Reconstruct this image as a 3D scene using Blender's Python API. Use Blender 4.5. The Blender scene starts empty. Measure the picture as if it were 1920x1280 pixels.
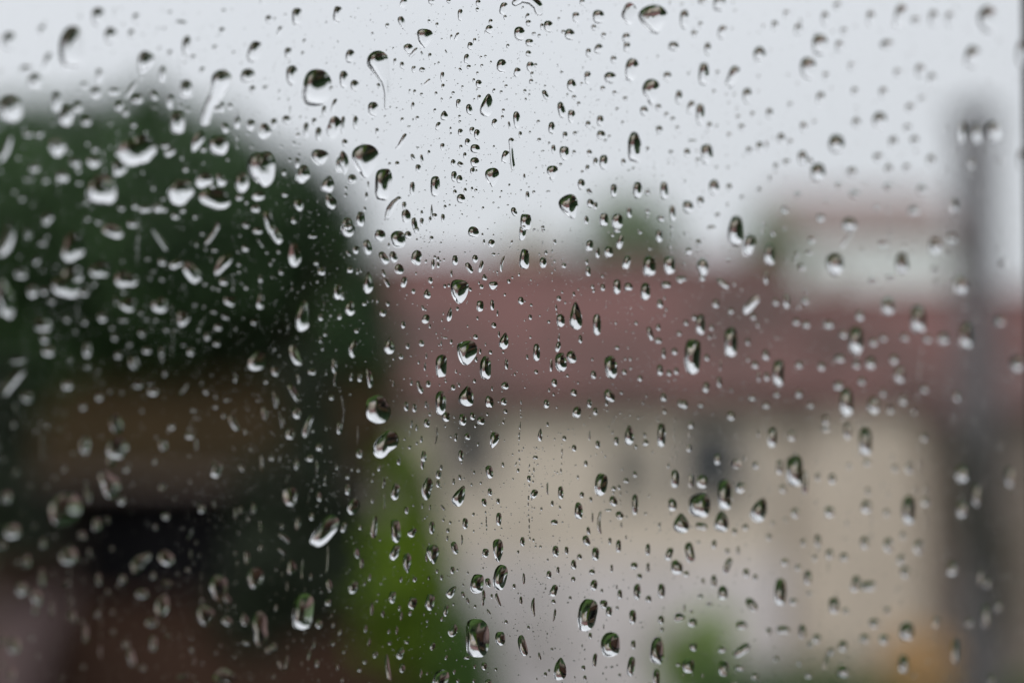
import bpy, math, random
import numpy as np
from mathutils import Vector, Matrix

rng = random.Random(7)
S = bpy.context.scene
COL = S.collection
R = math.radians

# ---------------------------------------------------------------- camera
EYE = Vector((0.0, 0.0, 6.0))
PITCH = R(3.0)
SENSOR, LENS, FOCUS = 23.6, 50.0, 0.40
TW = SENSOR / LENS
cam_data = bpy.data.cameras.new('camera')
cam_data.sensor_width = SENSOR
cam_data.lens = LENS
cam_data.clip_start = 0.01
cam_data.clip_end = 2000
cam_data.dof.use_dof = True
cam_data.dof.focus_distance = FOCUS
cam_data.dof.aperture_fstop = 4.6
cam = bpy.data.objects.new('camera', cam_data)
cam.location = EYE
cam.rotation_euler = (math.pi / 2 + PITCH, 0, 0)
COL.objects.link(cam)
S.camera = cam

# ---------------------------------------------------------------- light
SUN_EL, SUN_AZ = R(38), R(198)        # azimuth clockwise from +Y: behind the camera, a little left
world = bpy.data.worlds.new('World')
S.world = world
world.use_nodes = True
wn = world.node_tree
for n in list(wn.nodes):
    wn.nodes.remove(n)
w_out = wn.nodes.new('ShaderNodeOutputWorld')
w_bg = wn.nodes.new('ShaderNodeBackground')
w_bg.inputs['Strength'].default_value = 0.10
w_sky = wn.nodes.new('ShaderNodeTexSky')
w_sky.sky_type = 'NISHITA'
w_sky.sun_disc = False
w_sky.sun_elevation = SUN_EL
w_sky.sun_rotation = SUN_AZ
w_sky.air_density = 1.0
w_sky.dust_density = 3.0
w_mix = wn.nodes.new('ShaderNodeMixRGB')
w_mix.inputs['Fac'].default_value = 0.93
w_noise = wn.nodes.new('ShaderNodeTexNoise')
w_noise.inputs['Scale'].default_value = 1.6
w_noise.inputs['Detail'].default_value = 4
w_ramp = wn.nodes.new('ShaderNodeValToRGB')       # grey overcast cloud
w_ramp.color_ramp.elements[0].position = 0.3
w_ramp.color_ramp.elements[0].color = (6.8, 7.0, 7.4, 1)
w_ramp.color_ramp.elements[1].position = 0.7
w_ramp.color_ramp.elements[1].color = (7.5, 7.7, 8.1, 1)
wn.links.new(w_noise.outputs['Fac'], w_ramp.inputs['Fac'])
wn.links.new(w_sky.outputs['Color'], w_mix.inputs['Color1'])
w_tc = wn.nodes.new('ShaderNodeTexCoord')         # an overcast sky is brighter towards the zenith
w_sep = wn.nodes.new('ShaderNodeSeparateXYZ')
w_mr = wn.nodes.new('ShaderNodeMapRange')
w_mr.inputs['From Min'].default_value = 0.0
w_mr.inputs['From Max'].default_value = 1.0
w_mr.inputs['To Min'].default_value = 0.93
w_mr.inputs['To Max'].default_value = 1.75
w_mul = wn.nodes.new('ShaderNodeVectorMath')
w_mul.operation = 'SCALE'
wn.links.new(w_tc.outputs['Generated'], w_sep.inputs['Vector'])
wn.links.new(w_sep.outputs['Z'], w_mr.inputs['Value'])
wn.links.new(w_ramp.outputs['Color'], w_mul.inputs[0])
wn.links.new(w_mr.outputs['Result'], w_mul.inputs['Scale'])
wn.links.new(w_mul.outputs['Vector'], w_mix.inputs['Color2'])
wn.links.new(w_mix.outputs['Color'], w_bg.inputs['Color'])
wn.links.new(w_bg.outputs['Background'], w_out.inputs['Surface'])
sun_data = bpy.data.lights.new('sun', 'SUN')
sun_data.energy = 1.3
sun_data.angle = R(25)
sun_data.color = (1.0, 0.97, 0.93)
sun = bpy.data.objects.new('sun', sun_data)
sd = Vector((math.sin(SUN_AZ) * math.cos(SUN_EL), math.cos(SUN_AZ) * math.cos(SUN_EL), math.sin(SUN_EL)))
sun.rotation_euler = sd.to_track_quat('Z', 'Y').to_euler()
COL.objects.link(sun)
S.view_settings.view_transform = 'Standard'
S.view_settings.look = 'None'
S.view_settings.exposure = 0.06
S.view_settings.gamma = 1.0
S.view_settings.use_curve_mapping = False
S.cycles.use_denoising = True
S.cycles.max_bounces = 14
S.cycles.transmission_bounces = 12
S.cycles.diffuse_bounces = 3
S.cycles.glossy_bounces = 6
S.cycles.transparent_max_bounces = 8
S.cycles.sample_clamp_indirect = 8
S.cycles.use_adaptive_sampling = False

# ---------------------------------------------------------------- rays and the pane
Fv = Vector((0, math.cos(PITCH), math.sin(PITCH)))
Uv = Vector((0, -math.sin(PITCH), math.cos(PITCH)))
Rv = Vector((1, 0, 0))

def ray(px, py):
    u = (px - 960) / 1920 * TW
    v = (640 - py) / 1920 * TW
    return Fv + Rv * u + Uv * v

def P(px, py, D):                      # world point seen there, D metres ahead
    d = ray(px, py)
    return EYE + d * (D / d.y)

PHI = R(39)
E_ = Vector((math.cos(PHI), math.sin(PHI), 0))       # along the pane
N_ = Vector((-math.sin(PHI), math.cos(PHI), 0))      # outward
T_GLASS = 0.004
_k = N_.dot(ray(880, 640) * FOCUS)                   # distance camera -> outer face
K_IN = _k - T_GLASS
ORIGIN = EYE + N_ * _k                               # local frame: x along, y outward, z up

def glass(px, py):                     # where the sight line leaves the pane: (a, z) in the pane's frame
    d = ray(px, py)
    p = d * (K_IN / N_.dot(d))
    a, z = E_.dot(p), p.z
    dn = d.normalized()
    ta, tz = E_.dot(dn), dn.z
    s = math.hypot(ta, tz)
    st = s / 1.5
    tt = T_GLASS * st / math.sqrt(1 - st * st)
    return a + tt * ta / s, z + tt * tz / s

PANE_M = Matrix.Translation(ORIGIN) @ Matrix.Rotation(PHI, 4, 'Z')

# ---------------------------------------------------------------- materials
def new_mat(name):
    m = bpy.data.materials.new(name)
    m.use_nodes = True
    nt = m.node_tree
    b = nt.nodes.get('Principled BSDF')
    return m, nt, b

def mat_noise(name, c1, c2, scale=4.0, rough=0.8, detail=6, bump=0.0, stretch=(1, 1, 1), spec=0.3):
    m, nt, b = new_mat(name)
    tc = nt.nodes.new('ShaderNodeTexCoord')
    mp = nt.nodes.new('ShaderNodeMapping')
    mp.inputs['Scale'].default_value = stretch
    nz = nt.nodes.new('ShaderNodeTexNoise')
    nz.inputs['Scale'].default_value = scale
    nz.inputs['Detail'].default_value = detail
    rp = nt.nodes.new('ShaderNodeValToRGB')
    rp.color_ramp.elements[0].position = 0.3
    rp.color_ramp.elements[1].position = 0.7
    rp.color_ramp.elements[0].color = (*c1, 1)
    rp.color_ramp.elements[1].color = (*c2, 1)
    nt.links.new(tc.outputs['Object'], mp.inputs['Vector'])
    nt.links.new(mp.outputs['Vector'], nz.inputs['Vector'])
    nt.links.new(nz.outputs['Fac'], rp.inputs['Fac'])
    nt.links.new(rp.outputs['Color'], b.inputs['Base Color'])
    b.inputs['Roughness'].default_value = rough
    b.inputs['Specular IOR Level'].default_value = spec
    if bump:
        bp = nt.nodes.new('ShaderNodeBump')
        bp.inputs['Strength'].default_value = bump
        bp.inputs['Distance'].default_value = 0.02
        nt.links.new(nz.outputs['Fac'], bp.inputs['Height'])
        nt.links.new(bp.outputs['Normal'], b.inputs['Normal'])
    return m

def mat_leaf(name, c1, c2):
    m, nt, b = new_mat(name)
    tc = nt.nodes.new('ShaderNodeTexCoord')
    nz = nt.nodes.new('ShaderNodeTexNoise')
    nz.inputs['Scale'].default_value = 0.9
    nz.inputs['Detail'].default_value = 5
    rp = nt.nodes.new('ShaderNodeValToRGB')
    rp.color_ramp.elements[0].position = 0.35
    rp.color_ramp.elements[1].position = 0.65
    rp.color_ramp.elements[0].color = (*c1, 1)
    rp.color_ramp.elements[1].color = (*c2, 1)
    nt.links.new(tc.outputs['Object'], nz.inputs['Vector'])
    nt.links.new(nz.outputs['Fac'], rp.inputs['Fac'])
    nt.links.new(rp.outputs['Color'], b.inputs['Base Color'])
    b.inputs['Roughness'].default_value = 0.6
    b.inputs['Specular IOR Level'].default_value = 0.25
    return m

def mat_glass(name, ior, tint=(1, 1, 1)):
    m, nt, b = new_mat(name)
    b.inputs['Base Color'].default_value = (*tint, 1)
    b.inputs['Transmission Weight'].default_value = 1.0
    b.inputs['Roughness'].default_value = 0.0
    b.inputs['IOR'].default_value = ior
    return m

M = dict(
    water=mat_glass('rain_water', 1.333),
    pane=mat_glass('window_glass', 1.5, (0.985, 0.995, 0.99)),
    far_glass=mat_noise('dark_window_glass', (0.02, 0.024, 0.03), (0.04, 0.045, 0.055), 1.0, 0.1, spec=0.6),
    curtain_glass=mat_noise('curtained_window_glass', (0.16, 0.15, 0.13), (0.24, 0.22, 0.19), 3.0, 0.3),
    trim=mat_noise('window_trim', (0.30, 0.28, 0.25), (0.4, 0.37, 0.33), 8, 0.6),
    beige=mat_noise('beige_render', (0.55, 0.48, 0.405), (0.72, 0.635, 0.54), 0.9, 0.9, bump=0.2),
    lilac=mat_noise('pale_grey_render', (0.60, 0.56, 0.555), (0.74, 0.69, 0.69), 0.9, 0.9, bump=0.2),
    white_wall=mat_noise('white_render', (0.74, 0.77, 0.78), (0.82, 0.84, 0.85), 1.2, 0.9),
    brownwall=mat_noise('brown_render', (0.19, 0.155, 0.13), (0.26, 0.21, 0.18), 1.5, 0.9),
    redroof=mat_noise('red_roof_tiles', (0.060, 0.040, 0.034), (0.175, 0.080, 0.074), 0.5, 0.75, bump=0.3),
    oldroof=mat_noise('faded_roof_tiles', (0.21, 0.165, 0.155), (0.30, 0.24, 0.225), 0.8, 0.8, bump=0.3),
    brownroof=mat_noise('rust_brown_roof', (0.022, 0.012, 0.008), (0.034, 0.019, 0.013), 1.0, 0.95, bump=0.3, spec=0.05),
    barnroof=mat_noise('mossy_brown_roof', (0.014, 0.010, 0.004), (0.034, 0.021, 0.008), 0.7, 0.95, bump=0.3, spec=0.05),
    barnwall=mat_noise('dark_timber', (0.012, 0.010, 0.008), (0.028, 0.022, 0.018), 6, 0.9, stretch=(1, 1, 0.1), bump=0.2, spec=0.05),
    barndoor=mat_noise('black_stained_timber', (0.004, 0.004, 0.005), (0.010, 0.010, 0.011), 6, 0.95, stretch=(1, 1, 0.1), spec=0.03),  # shade inside the open barn doorway, painted as a near-black colour
    pink=mat_noise('dusty_pink_render', (0.17, 0.115, 0.112), (0.26, 0.175, 0.17), 1.5, 0.9),
    bark=mat_noise('bark', (0.03, 0.024, 0.018), (0.07, 0.055, 0.04), 12, 0.95, stretch=(1, 1, 0.2), bump=0.5),
    pole=mat_noise('weathered_pole_wood', (0.07, 0.066, 0.07), (0.12, 0.113, 0.118), 10, 0.9, stretch=(1, 1, 0.1), bump=0.3),
    iron=mat_noise('dark_iron', (0.02, 0.02, 0.022), (0.04, 0.04, 0.042), 10, 0.5),
    gutter=mat_noise('brown_gutter', (0.06, 0.04, 0.034), (0.08, 0.055, 0.045), 5, 0.5),
    grass=mat_noise('wet_grass', (0.022, 0.052, 0.006), (0.05, 0.098, 0.013), 0.35, 0.9, bump=0.3),
    asphalt=mat_noise('wet_asphalt', (0.03, 0.03, 0.032), (0.055, 0.052, 0.05), 2.0, 0.55),
    facade=mat_noise('own_facade_render', (0.20, 0.18, 0.16), (0.26, 0.24, 0.21), 3.0, 0.9, bump=0.2),
    frame=mat_noise('dark_window_frame', (0.022, 0.02, 0.019), (0.035, 0.031, 0.029), 20, 0.45, stretch=(1, 1, 0.1)),
    room=mat_noise('room_paint', (0.045, 0.04, 0.035), (0.06, 0.055, 0.045), 2.0, 0.9),
    floor=mat_noise('room_floorboards', (0.06, 0.035, 0.02), (0.10, 0.06, 0.035), 3, 0.5, stretch=(0.2, 2, 1)),
    leaf_dark=mat_leaf('leaf_dark', (0.008, 0.022, 0.009), (0.075, 0.14, 0.055)),
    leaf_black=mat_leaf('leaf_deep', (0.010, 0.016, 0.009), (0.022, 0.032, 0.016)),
    leaf_mid=mat_leaf('leaf_mid', (0.026, 0.064, 0.012), (0.06, 0.12, 0.022)),
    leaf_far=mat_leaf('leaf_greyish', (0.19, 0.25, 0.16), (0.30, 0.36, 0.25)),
    leaf_bright=mat_leaf('leaf_bright', (0.03, 0.06, 0.004), (0.15, 0.24, 0.010)),
    leaf_lime=mat_leaf('leaf_lime', (0.17, 0.26, 0.08), (0.32, 0.42, 0.15)),
    leaf_orange=mat_leaf('leaf_orange', (0.48, 0.30, 0.14), (0.65, 0.43, 0.22)),
    ivy=mat_leaf('leaf_ivy', (0.02, 0.026, 0.015), (0.05, 0.048, 0.03)),
)

# ---------------------------------------------------------------- mesh helpers
class MB:
    def __init__(s):
        s.v, s.f = [], []
    def quadbox(s, x0, x1, y0, y1, z0, z1):
        n = len(s.v)
        s.v += [(x0, y0, z0), (x1, y0, z0), (x1, y1, z0), (x0, y1, z0), (x0, y0, z1), (x1, y0, z1), (x1, y1, z1), (x0, y1, z1)]
        s.f += [tuple(n + i for i in q) for q in ((3, 2, 1, 0), (4, 5, 6, 7), (0, 1, 5, 4), (1, 2, 6, 5), (2, 3, 7, 6), (3, 0, 4, 7))]
        return s
    def poly(s, verts, faces):
        n = len(s.v)
        s.v += list(verts)
        s.f += [tuple(n + i for i in q) for q in faces]
        return s
    def tube(s, pts, radii, seg=10):
        n = len(s.v)
        pts = [Vector(p) for p in pts]
        for i, p in enumerate(pts):
            t = (pts[min(i + 1, len(pts) - 1)] - pts[max(i - 1, 0)]).normalized()
            a = t.orthogonal().normalized() if abs(t.z) < 0.9 else (Vector((1, 0, 0)) - t * t.x).normalized()
            b = t.cross(a)
            for k in range(seg):
                w = 2 * math.pi * k / seg
                s.v.append(tuple(p + (a * math.cos(w) + b * math.sin(w)) * radii[i]))
        for i in range(len(pts) - 1):
            for k in range(seg):
                k2 = (k + 1) % seg
                s.f.append((n + i * seg + k, n + i * seg + k2, n + (i + 1) * seg + k2, n + (i + 1) * seg + k))
        s.f.append(tuple(n + k for k in reversed(range(seg))))
        s.f.append(tuple(n + (len(pts) - 1) * seg + k for k in range(seg)))
        return s
    def build(s, name, mat, parent=None, smooth=False, bevel=0.0):
        me = bpy.data.meshes.new(name)
        me.from_pydata(s.v, [], s.f)
        me.update()
        if smooth:
            me.polygons.foreach_set('use_smooth', [True] * len(me.polygons))
        me.materials.append(mat)
        o = bpy.data.objects.new(name, me)
        COL.objects.link(o)
        if parent:
            o.parent = parent
        if bevel:
            bv = o.modifiers.new('edge', 'BEVEL')
            bv.width = bevel
            bv.segments = 2
            bv.limit_method = 'ANGLE'
        return o

def box(name, x0, x1, y0, y1, z0, z1, mat, parent=None, bevel=0.0):
    return MB().quadbox(x0, x1, y0, y1, z0, z1).build(name, mat, parent, bevel=bevel)

def tag(o, label=None, cat=None, group=None, kind=None):
    if label: o['label'] = label
    if cat: o['category'] = cat
    if group: o['group'] = group
    if kind: o['kind'] = kind
    return o

def empty(name, loc, rz=0):
    o = bpy.data.objects.new(name, None)
    o.location = loc
    o.rotation_euler = (0, 0, rz)
    o.empty_display_size = 0.3
    COL.objects.link(o)
    return o

# ---------------------------------------------------------------- ground
tag(MB().poly([(-900, -900, 0), (900, -900, 0), (900, 900, 0), (-900, 900, 0)], [(0, 1, 2, 3)]).build('ground', M['grass']), kind='structure')
tag(MB().poly([(-60, 38.0, 0.004), (60, 38.0, 0.004), (60, 43.0, 0.004), (-60, 43.0, 0.004)], [(0, 1, 2, 3)]).build('road', M['asphalt']), kind='structure')
tag(box('pavement', -60, 60, 43.0, 44.9, -0.1, 0.12, M['asphalt']), kind='structure')

# ---------------------------------------------------------------- own room and window
PAR = empty('__tmp', (0, 0, 0))
COL.objects.unlink(PAR)
bpy.data.objects.remove(PAR)

a_right, _ = glass(1915, 640)
A0, A1 = -0.55, a_right + 0.0046
Z0, Z1 = -0.62, 0.70
PROUD = 0.004

def local(o):
    o.matrix_world = PANE_M @ o.matrix_world
    return o

win = empty('window', ORIGIN, PHI)
tag(win, 'dark framed window pane wet with rain, its right stile at the photo edge', 'window')
pane = MB().quadbox(A0 - 0.01, A1 + 0.01, -T_GLASS, 0, Z0 - 0.01, Z1 + 0.01).build('pane', M['pane'], win)
fo = 0.003                           # how far the sash stands out of the glass
box('stile', A1, A1 + 0.055, -0.012, -T_GLASS - 0.0002, Z0 - 0.055, Z1 + 0.055, M['frame'], win, 0.001)
box('stile', A1, A1 + 0.055, 0.0002, fo, Z0 - 0.055, Z1 + 0.055, M['frame'], win, 0.001)
box('stile', A0 - 0.055, A0, -0.034, fo, Z0 - 0.055, Z1 + 0.055, M['frame'], win, 0.001)
box('rail', A0, A1, -0.034, fo, Z0 - 0.055, Z0, M['frame'], win, 0.001)
box('rail', A0, A1, -0.034, fo, Z1, Z1 + 0.055, M['frame'], win, 0.001)
B0, B1, C0, C1 = A0 - 0.06, A1 + 0.06, Z0 - 0.06, Z1 + 0.06
fr = MB()
fr.quadbox(B0 - 0.06, B0, -0.07, 0.004, C0 - 0.06, C1 + 0.06)
fr.quadbox(B1, B1 + 0.06, -0.07, 0.004, C0 - 0.06, C1 + 0.06)
fr.quadbox(B0, B1, -0.07, 0.004, C0 - 0.06, C0)
fr.quadbox(B0, B1, -0.07, 0.004, C1, C1 + 0.06)
fr.build('outer_frame', M['frame'], win)
box('sill', B0 - 0.08, B1 + 0.08, 0.004, 0.07, C0 - 0.10, C0 - 0.065, M['frame'], win, 0.003)
box('inner_sill', B0 - 0.05, B1 + 0.05, -0.32, -0.072, C0 - 0.10, C0 - 0.062, M['trim'], win, 0.003)

OX0, OX1, OZ0, OZ1 = B0 - 0.06, B1 + 0.06, C0 - 0.06, C1 + 0.06
W = MB()                             # facade wall with the window opening (world z from 0 to 9)
zb, zt = -EYE.z, 3.0
W.quadbox(-5, OX0, -0.25, 0, zb, zt)
W.quadbox(OX1, 6, -0.25, 0, zb, zt)
W.quadbox(OX0, OX1, -0.25, 0, zb, OZ0)
W.quadbox(OX0, OX1, -0.25, 0, OZ1, zt)
local(tag(W.build('wall_front', M['facade']), kind='structure'))
fz = -1.15
local(tag(box('floor', -2.2, 2.6, -4.2, -0.25, fz - 0.2, fz, M['floor']), kind='structure'))
local(tag(box('ceiling', -2.2, 2.6, -4.2, -0.25, fz + 2.6, fz + 2.8, M['room']), kind='structure'))
local(tag(box('wall_back', -2.4, 2.8, -4.4, -4.2, fz - 0.2, fz + 2.8, M['room']), kind='structure'))
local(tag(box('wall_left', -2.4, -2.2, -4.2, -0.25, fz - 0.2, fz + 2.8, M['room']), kind='structure'))
local(tag(box('wall_right', 2.6, 2.8, -4.2, -0.25, fz - 0.2, fz + 2.8, M['room']), kind='structure'))

# ---------------------------------------------------------------- houses
def house(name, x0, x1, y0, depth, ze, zr, wall, roof, label, cat, windows=(), chimneys=(), over=0.5, hip=(0, 0), eave_trim=True, wallkw=None):
    """front wall faces -Y; windows: (x, z, w, h, glassmat) in world coordinates"""
    cx = (x0 + x1) / 2
    t = empty(name, (cx, y0, 0))
    tag(t, label, cat)
    X0, X1 = x0 - cx, x1 - cx
    w = MB().quadbox(X0, X1, 0, depth, 0, ze)
    ridge_y = depth / 2
    if not hip[0]:
        w.poly([(X0, 0, ze), (X0, depth, ze), (X0, ridge_y, zr)], [(0, 1, 2)])
    if not hip[1]:
        w.poly([(X1, 0, ze), (X1, depth, ze), (X1, ridge_y, zr)], [(0, 2, 1)])
    w.build('wall', wall, t)
    # roof slabs, hipped where hip > 0
    s = (zr - ze) / ridge_y
    e0, e1 = X0 - over, X1 + over
    yo = -over
    zo = ze - s * over + 0.1
    r0, r1 = e0 + hip[0], e1 - hip[1]
    zt_ = zr + 0.1
    th = 0.14
    yb = depth + over
    vs = [(e0, yo, zo), (e1, yo, zo), (e1, yb, zo), (e0, yb, zo), (r0, ridge_y, zt_), (r1, ridge_y, zt_)]
    vs += [(a, b, c - th) for a, b, c in vs]
    rf = MB().poly(vs, [(0, 1, 5, 4), (2, 3, 4, 5), (3, 0, 4), (1, 2, 5),
                        (6, 10, 11, 7), (8, 11, 10, 9), (9, 10, 6), (7, 11, 8),
                        (0, 6, 7, 1), (1, 7, 8, 2), (2, 8, 9, 3), (3, 9, 6, 0)]).build('roof', roof, t)
    MB().tube([(r0, ridge_y, zt_ + 0.03), (r1, ridge_y, zt_ + 0.03)], [0.12, 0.12], 8).build('ridge_cap', roof, rf)
    MB().tube([(e0, yo - 0.07, zo - 0.12), (e1, yo - 0.07, zo - 0.12)], [0.07, 0.07], 8).build('gutter', M['gutter'], rf)
    MB().tube([(X1 - 0.15, -0.08, zo - 0.16), (X1 - 0.15, -0.08, 0.1)], [0.05, 0.05], 8).build('downpipe', M['gutter'], t)
    for (x, h) in chimneys:
        c = MB().quadbox(x - cx - 0.35, x - cx + 0.35, ridge_y + 0.3, ridge_y + 0.9, zr - 0.8, zr + h)
        c.quadbox(x - cx - 0.42, x - cx + 0.42, ridge_y + 0.23, ridge_y + 0.97, zr + h, zr + h + 0.12)
        c.build('chimney', wall, rf)
    for (x, z, ww, hh, gm) in windows:
        x -= cx
        p = MB().quadbox(x - ww / 2, x + ww / 2, -0.02, 0.03, z - hh / 2, z + hh / 2).build('window', gm, t)
        f = MB()
        b = 0.07
        f.quadbox(x - ww / 2 - b, x - ww / 2, -0.05, 0.02, z - hh / 2 - b, z + hh / 2 + b)
        f.quadbox(x + ww / 2, x + ww / 2 + b, -0.05, 0.02, z - hh / 2 - b, z + hh / 2 + b)
        f.quadbox(x - ww / 2, x + ww / 2, -0.05, 0.02, z + hh / 2, z + hh / 2 + b)
        f.quadbox(x - ww / 2, x + ww / 2, -0.05, 0.02, z - hh / 2 - b, z - hh / 2)
        f.quadbox(x - 0.025, x + 0.025, -0.045, -0.018, z - hh / 2, z + hh / 2)
        f.build('window_frame', M['trim'], p)
        MB().quadbox(x - ww / 2 - 0.12, x + ww / 2 + 0.12, -0.16, -0.003, z - hh / 2 - b - 0.07, z - hh / 2 - b - 0.003).build('window_sill', M['trim'], p)
    return t

def wnd(px, py, w, h, D, gm):
    p = P(px, py, D)
    q = P(px + w, py + h, D)
    return (p.x, p.z, q.x - p.x, p.z - q.z, gm)

D = 45
ze = P(960, 722, D).z
zr = P(960, 500, D + 4.5).z
h1 = house('house', P(640, 0, D).x, P(1475, 0, D).x, D, 9.0, ze, zr, M['beige'], M['redroof'],
      'long two storey beige house with a reddish roof behind the wet glass', 'house',
      [wnd(882, 838, 80, 90, D, M['far_glass']), wnd(1335, 868, 118, 125, D, M['far_glass']),
       wnd(1185, 875, 80, 95, D, M['curtain_glass']), wnd(1240, 1140, 80, 90, D, M['curtain_glass']),
       wnd(1010, 1150, 80, 90, D, M['curtain_glass'])],
      chimneys=[(P(1000, 0, 50).x, 0.5)])
zl = P(960, 1050, D).z
cx1 = (P(640, 0, D).x + P(1475, 0, D).x) / 2
box('lower_wall', P(640, 0, D).x - cx1 - 0.04, P(1475, 0, D).x - cx1 + 0.04, -0.035, -0.002, 0, zl, M['lilac'], h1)
D2 = 45.6
zr2 = P(960, 560, D2 + 3.5).z
house('house', P(1480, 0, D2).x, P(2260, 0, D2).x, D2, 7.0, P(960, 735, D2).z, zr2, M['beige'], M['redroof'],
      'lower beige house with a reddish roof, joined to the right end of the long house', 'house',
      over=0.3)
D3 = 78
house('white_house', P(1470, 0, D3).x, P(1790, 0, D3).x, D3, 9.0, P(960, 446, D3).z, P(960, 368, D3 + 4).z, M['white_wall'], M['oldroof'],
      'white walled house with faded pinkish roof rising above the reddish roofs', 'house',
      [wnd(1560, 520, 34, 30, D3, M['curtain_glass'])], over=0.15)
D4 = 37
house('brown_house', P(1900, 0, D4).x, P(2700, 0, D4).x, D4, 9.0, P(960, 760, D4).z, P(960, 600, D4 + 4).z, M['brownwall'], M['redroof'],
      'brown walled house at the right edge, beyond the utility pole', 'house',
      [wnd(2050, 900, 90, 120, D4, M['far_glass']), wnd(2350, 900, 90, 120, D4, M['far_glass'])], over=0.25, hip=(3.5, 0))
D5 = 26
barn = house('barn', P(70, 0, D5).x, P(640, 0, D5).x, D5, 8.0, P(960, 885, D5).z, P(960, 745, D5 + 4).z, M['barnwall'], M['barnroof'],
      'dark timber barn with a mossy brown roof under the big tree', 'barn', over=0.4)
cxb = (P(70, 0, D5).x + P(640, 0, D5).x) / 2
box('door', P(170, 0, D5).x - cxb, P(470, 0, D5).x - cxb, -0.06, -0.004, 0, P(0, 940, D5).z, M['barndoor'], barn)  # flat dark sheet standing for the shaded open doorway
D6 = 20
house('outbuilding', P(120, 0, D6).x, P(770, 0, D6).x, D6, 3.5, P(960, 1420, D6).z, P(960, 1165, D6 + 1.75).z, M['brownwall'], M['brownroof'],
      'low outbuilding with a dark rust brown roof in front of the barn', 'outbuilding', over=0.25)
house('pink_house', P(-700, 0, D6).x, P(50, 0, D6).x, D6 - 1, 3.5, P(960, 1120, D6 - 1).z, P(960, 1100, D6 + 1).z, M['pink'], M['brownroof'],
      'dusty pink rendered building in the lower left corner', 'building', over=0.05)

# ---------------------------------------------------------------- trees and shrubs
def leaves(clumps, n, size, seed, fuzz=0.14):
    """leaf faces scattered through and over ellipsoid clumps (cx, cy, cz, rx, ry, rz)"""
    r = np.random.default_rng(seed)
    w = np.array([c[3] * c[5] + c[3] * c[4] for c in clumps]); w = w / w.sum()
    idx = r.choice(len(clumps), n, p=w)
    C = np.array(clumps)[idx]
    d = r.normal(size=(n, 3)); d /= np.linalg.norm(d, axis=1)[:, None]
    rad = r.random(n) ** 0.35 * (0.9 + 0.25 * r.random(n))
    far = r.random(n) < fuzz
    rad = np.where(far, 1 + 0.45 * r.random(n), rad)
    p = C[:, :3] + d * rad[:, None] * C[:, 3:]
    nrm = d * 0.7 + r.normal(size=(n, 3)) * 0.6; nrm /= np.linalg.norm(nrm, axis=1)[:, None]
    t = np.cross(nrm, r.normal(size=(n, 3))); t /= np.linalg.norm(t, axis=1)[:, None]
    b = np.cross(nrm, t)
    s = size * (0.6 + 0.8 * r.random(n))[:, None]
    v = np.stack([p - t * s, p - b * s * 0.5 + nrm * s * 0.08, p + t * s, p + b * s * 0.5 + nrm * s * 0.08], 1).reshape(-1, 3)
    return v

def leaf_object(name, v, mat, parent):
    me = bpy.data.meshes.new(name)
    n = len(v) // 4
    me.vertices.add(len(v)); me.vertices.foreach_set('co', v.astype(np.float32).ravel())
    me.loops.add(len(v)); me.loops.foreach_set('vertex_index', np.arange(len(v), dtype=np.int32))
    me.polygons.add(n); me.polygons.foreach_set('loop_start', np.arange(0, len(v), 4, dtype=np.int32))
    me.update(calc_edges=True)
    me.materials.append(mat)
    o = bpy.data.objects.new(name, me)
    COL.objects.link(o)
    o.parent = parent
    return o

def tree(name, x, y, ztop, zbot, rx, mat, n, size, seed, label, cat='tree', group=None, trunk=0.2, shape='round'):
    r = random.Random(seed)
    t = empty(name, (x, y, 0))
    tag(t, label, cat, group)
    zc, rz = (ztop + zbot) / 2, (ztop - zbot) / 2
    cl = []
    if shape == 'round':
        for i in range(16):
            a = r.random() * 2 * math.pi
            e = r.uniform(-0.75, 0.8)
            q = math.sqrt(max(0, 1 - e * e)) * r.uniform(0.45, 0.72)
            k = r.uniform(0.28, 0.42)
            cl.append((math.cos(a) * q * rx, math.sin(a) * q * rx * 0.8, zc + e * rz * 0.68, k * rx, k * rx, k * rz))
        cl.append((0, 0, zc, rx * 0.62, rx * 0.6, rz * 0.66))
    else:                                # column
        for i in range(9):
            f = i / 8
            k = (0.95 - 0.55 * f) * r.uniform(0.85, 1.1)
            cl.append((r.uniform(-.2, .2) * rx, r.uniform(-.2, .2) * rx, zbot + (ztop - zbot) * (0.06 + f * 0.86), rx * k, rx * k, (ztop - zbot) * 0.10))
    tb = MB()
    tb.tube([(0, 0, -0.1), (0.02, 0, zbot * 0.5), (r.uniform(-.1, .1), 0, max(zbot, .6) + rz * 0.4), (0, 0.05, zc + rz * 0.4)],
            [trunk, trunk * 0.8, trunk * 0.6, trunk * 0.2], 10)
    tb.build('trunk', M['bark'], t, True)
    lb = MB()
    for c in cl[:10]:
        z0 = max(0.4, min(c[2] - 0.3, zbot + rz * 0.5))
        lb.tube([(0, 0, z0), (c[0] * 0.5, c[1] * 0.5, (z0 + c[2]) / 2 + 0.1), (c[0] * 0.95, c[1] * 0.95, c[2])], [trunk * 0.4, trunk * 0.25, trunk * 0.08], 6)
    lb.build('limbs', M['bark'], t, True)
    leaf_object('crown', leaves(cl, n, size, seed), mat, t)
    return t

def tree_px(name, px, py_top, py_bot, rpx, Dd, mat, n, size, seed, label, **kw):
    c = P(px, py_top, Dd)
    z1 = P(px, py_bot, Dd).z
    rx = P(px + rpx, 0, Dd).x - c.x
    return tree(name, c.x, Dd, c.z, z1, rx, mat, n, size, seed, label, **kw)

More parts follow.
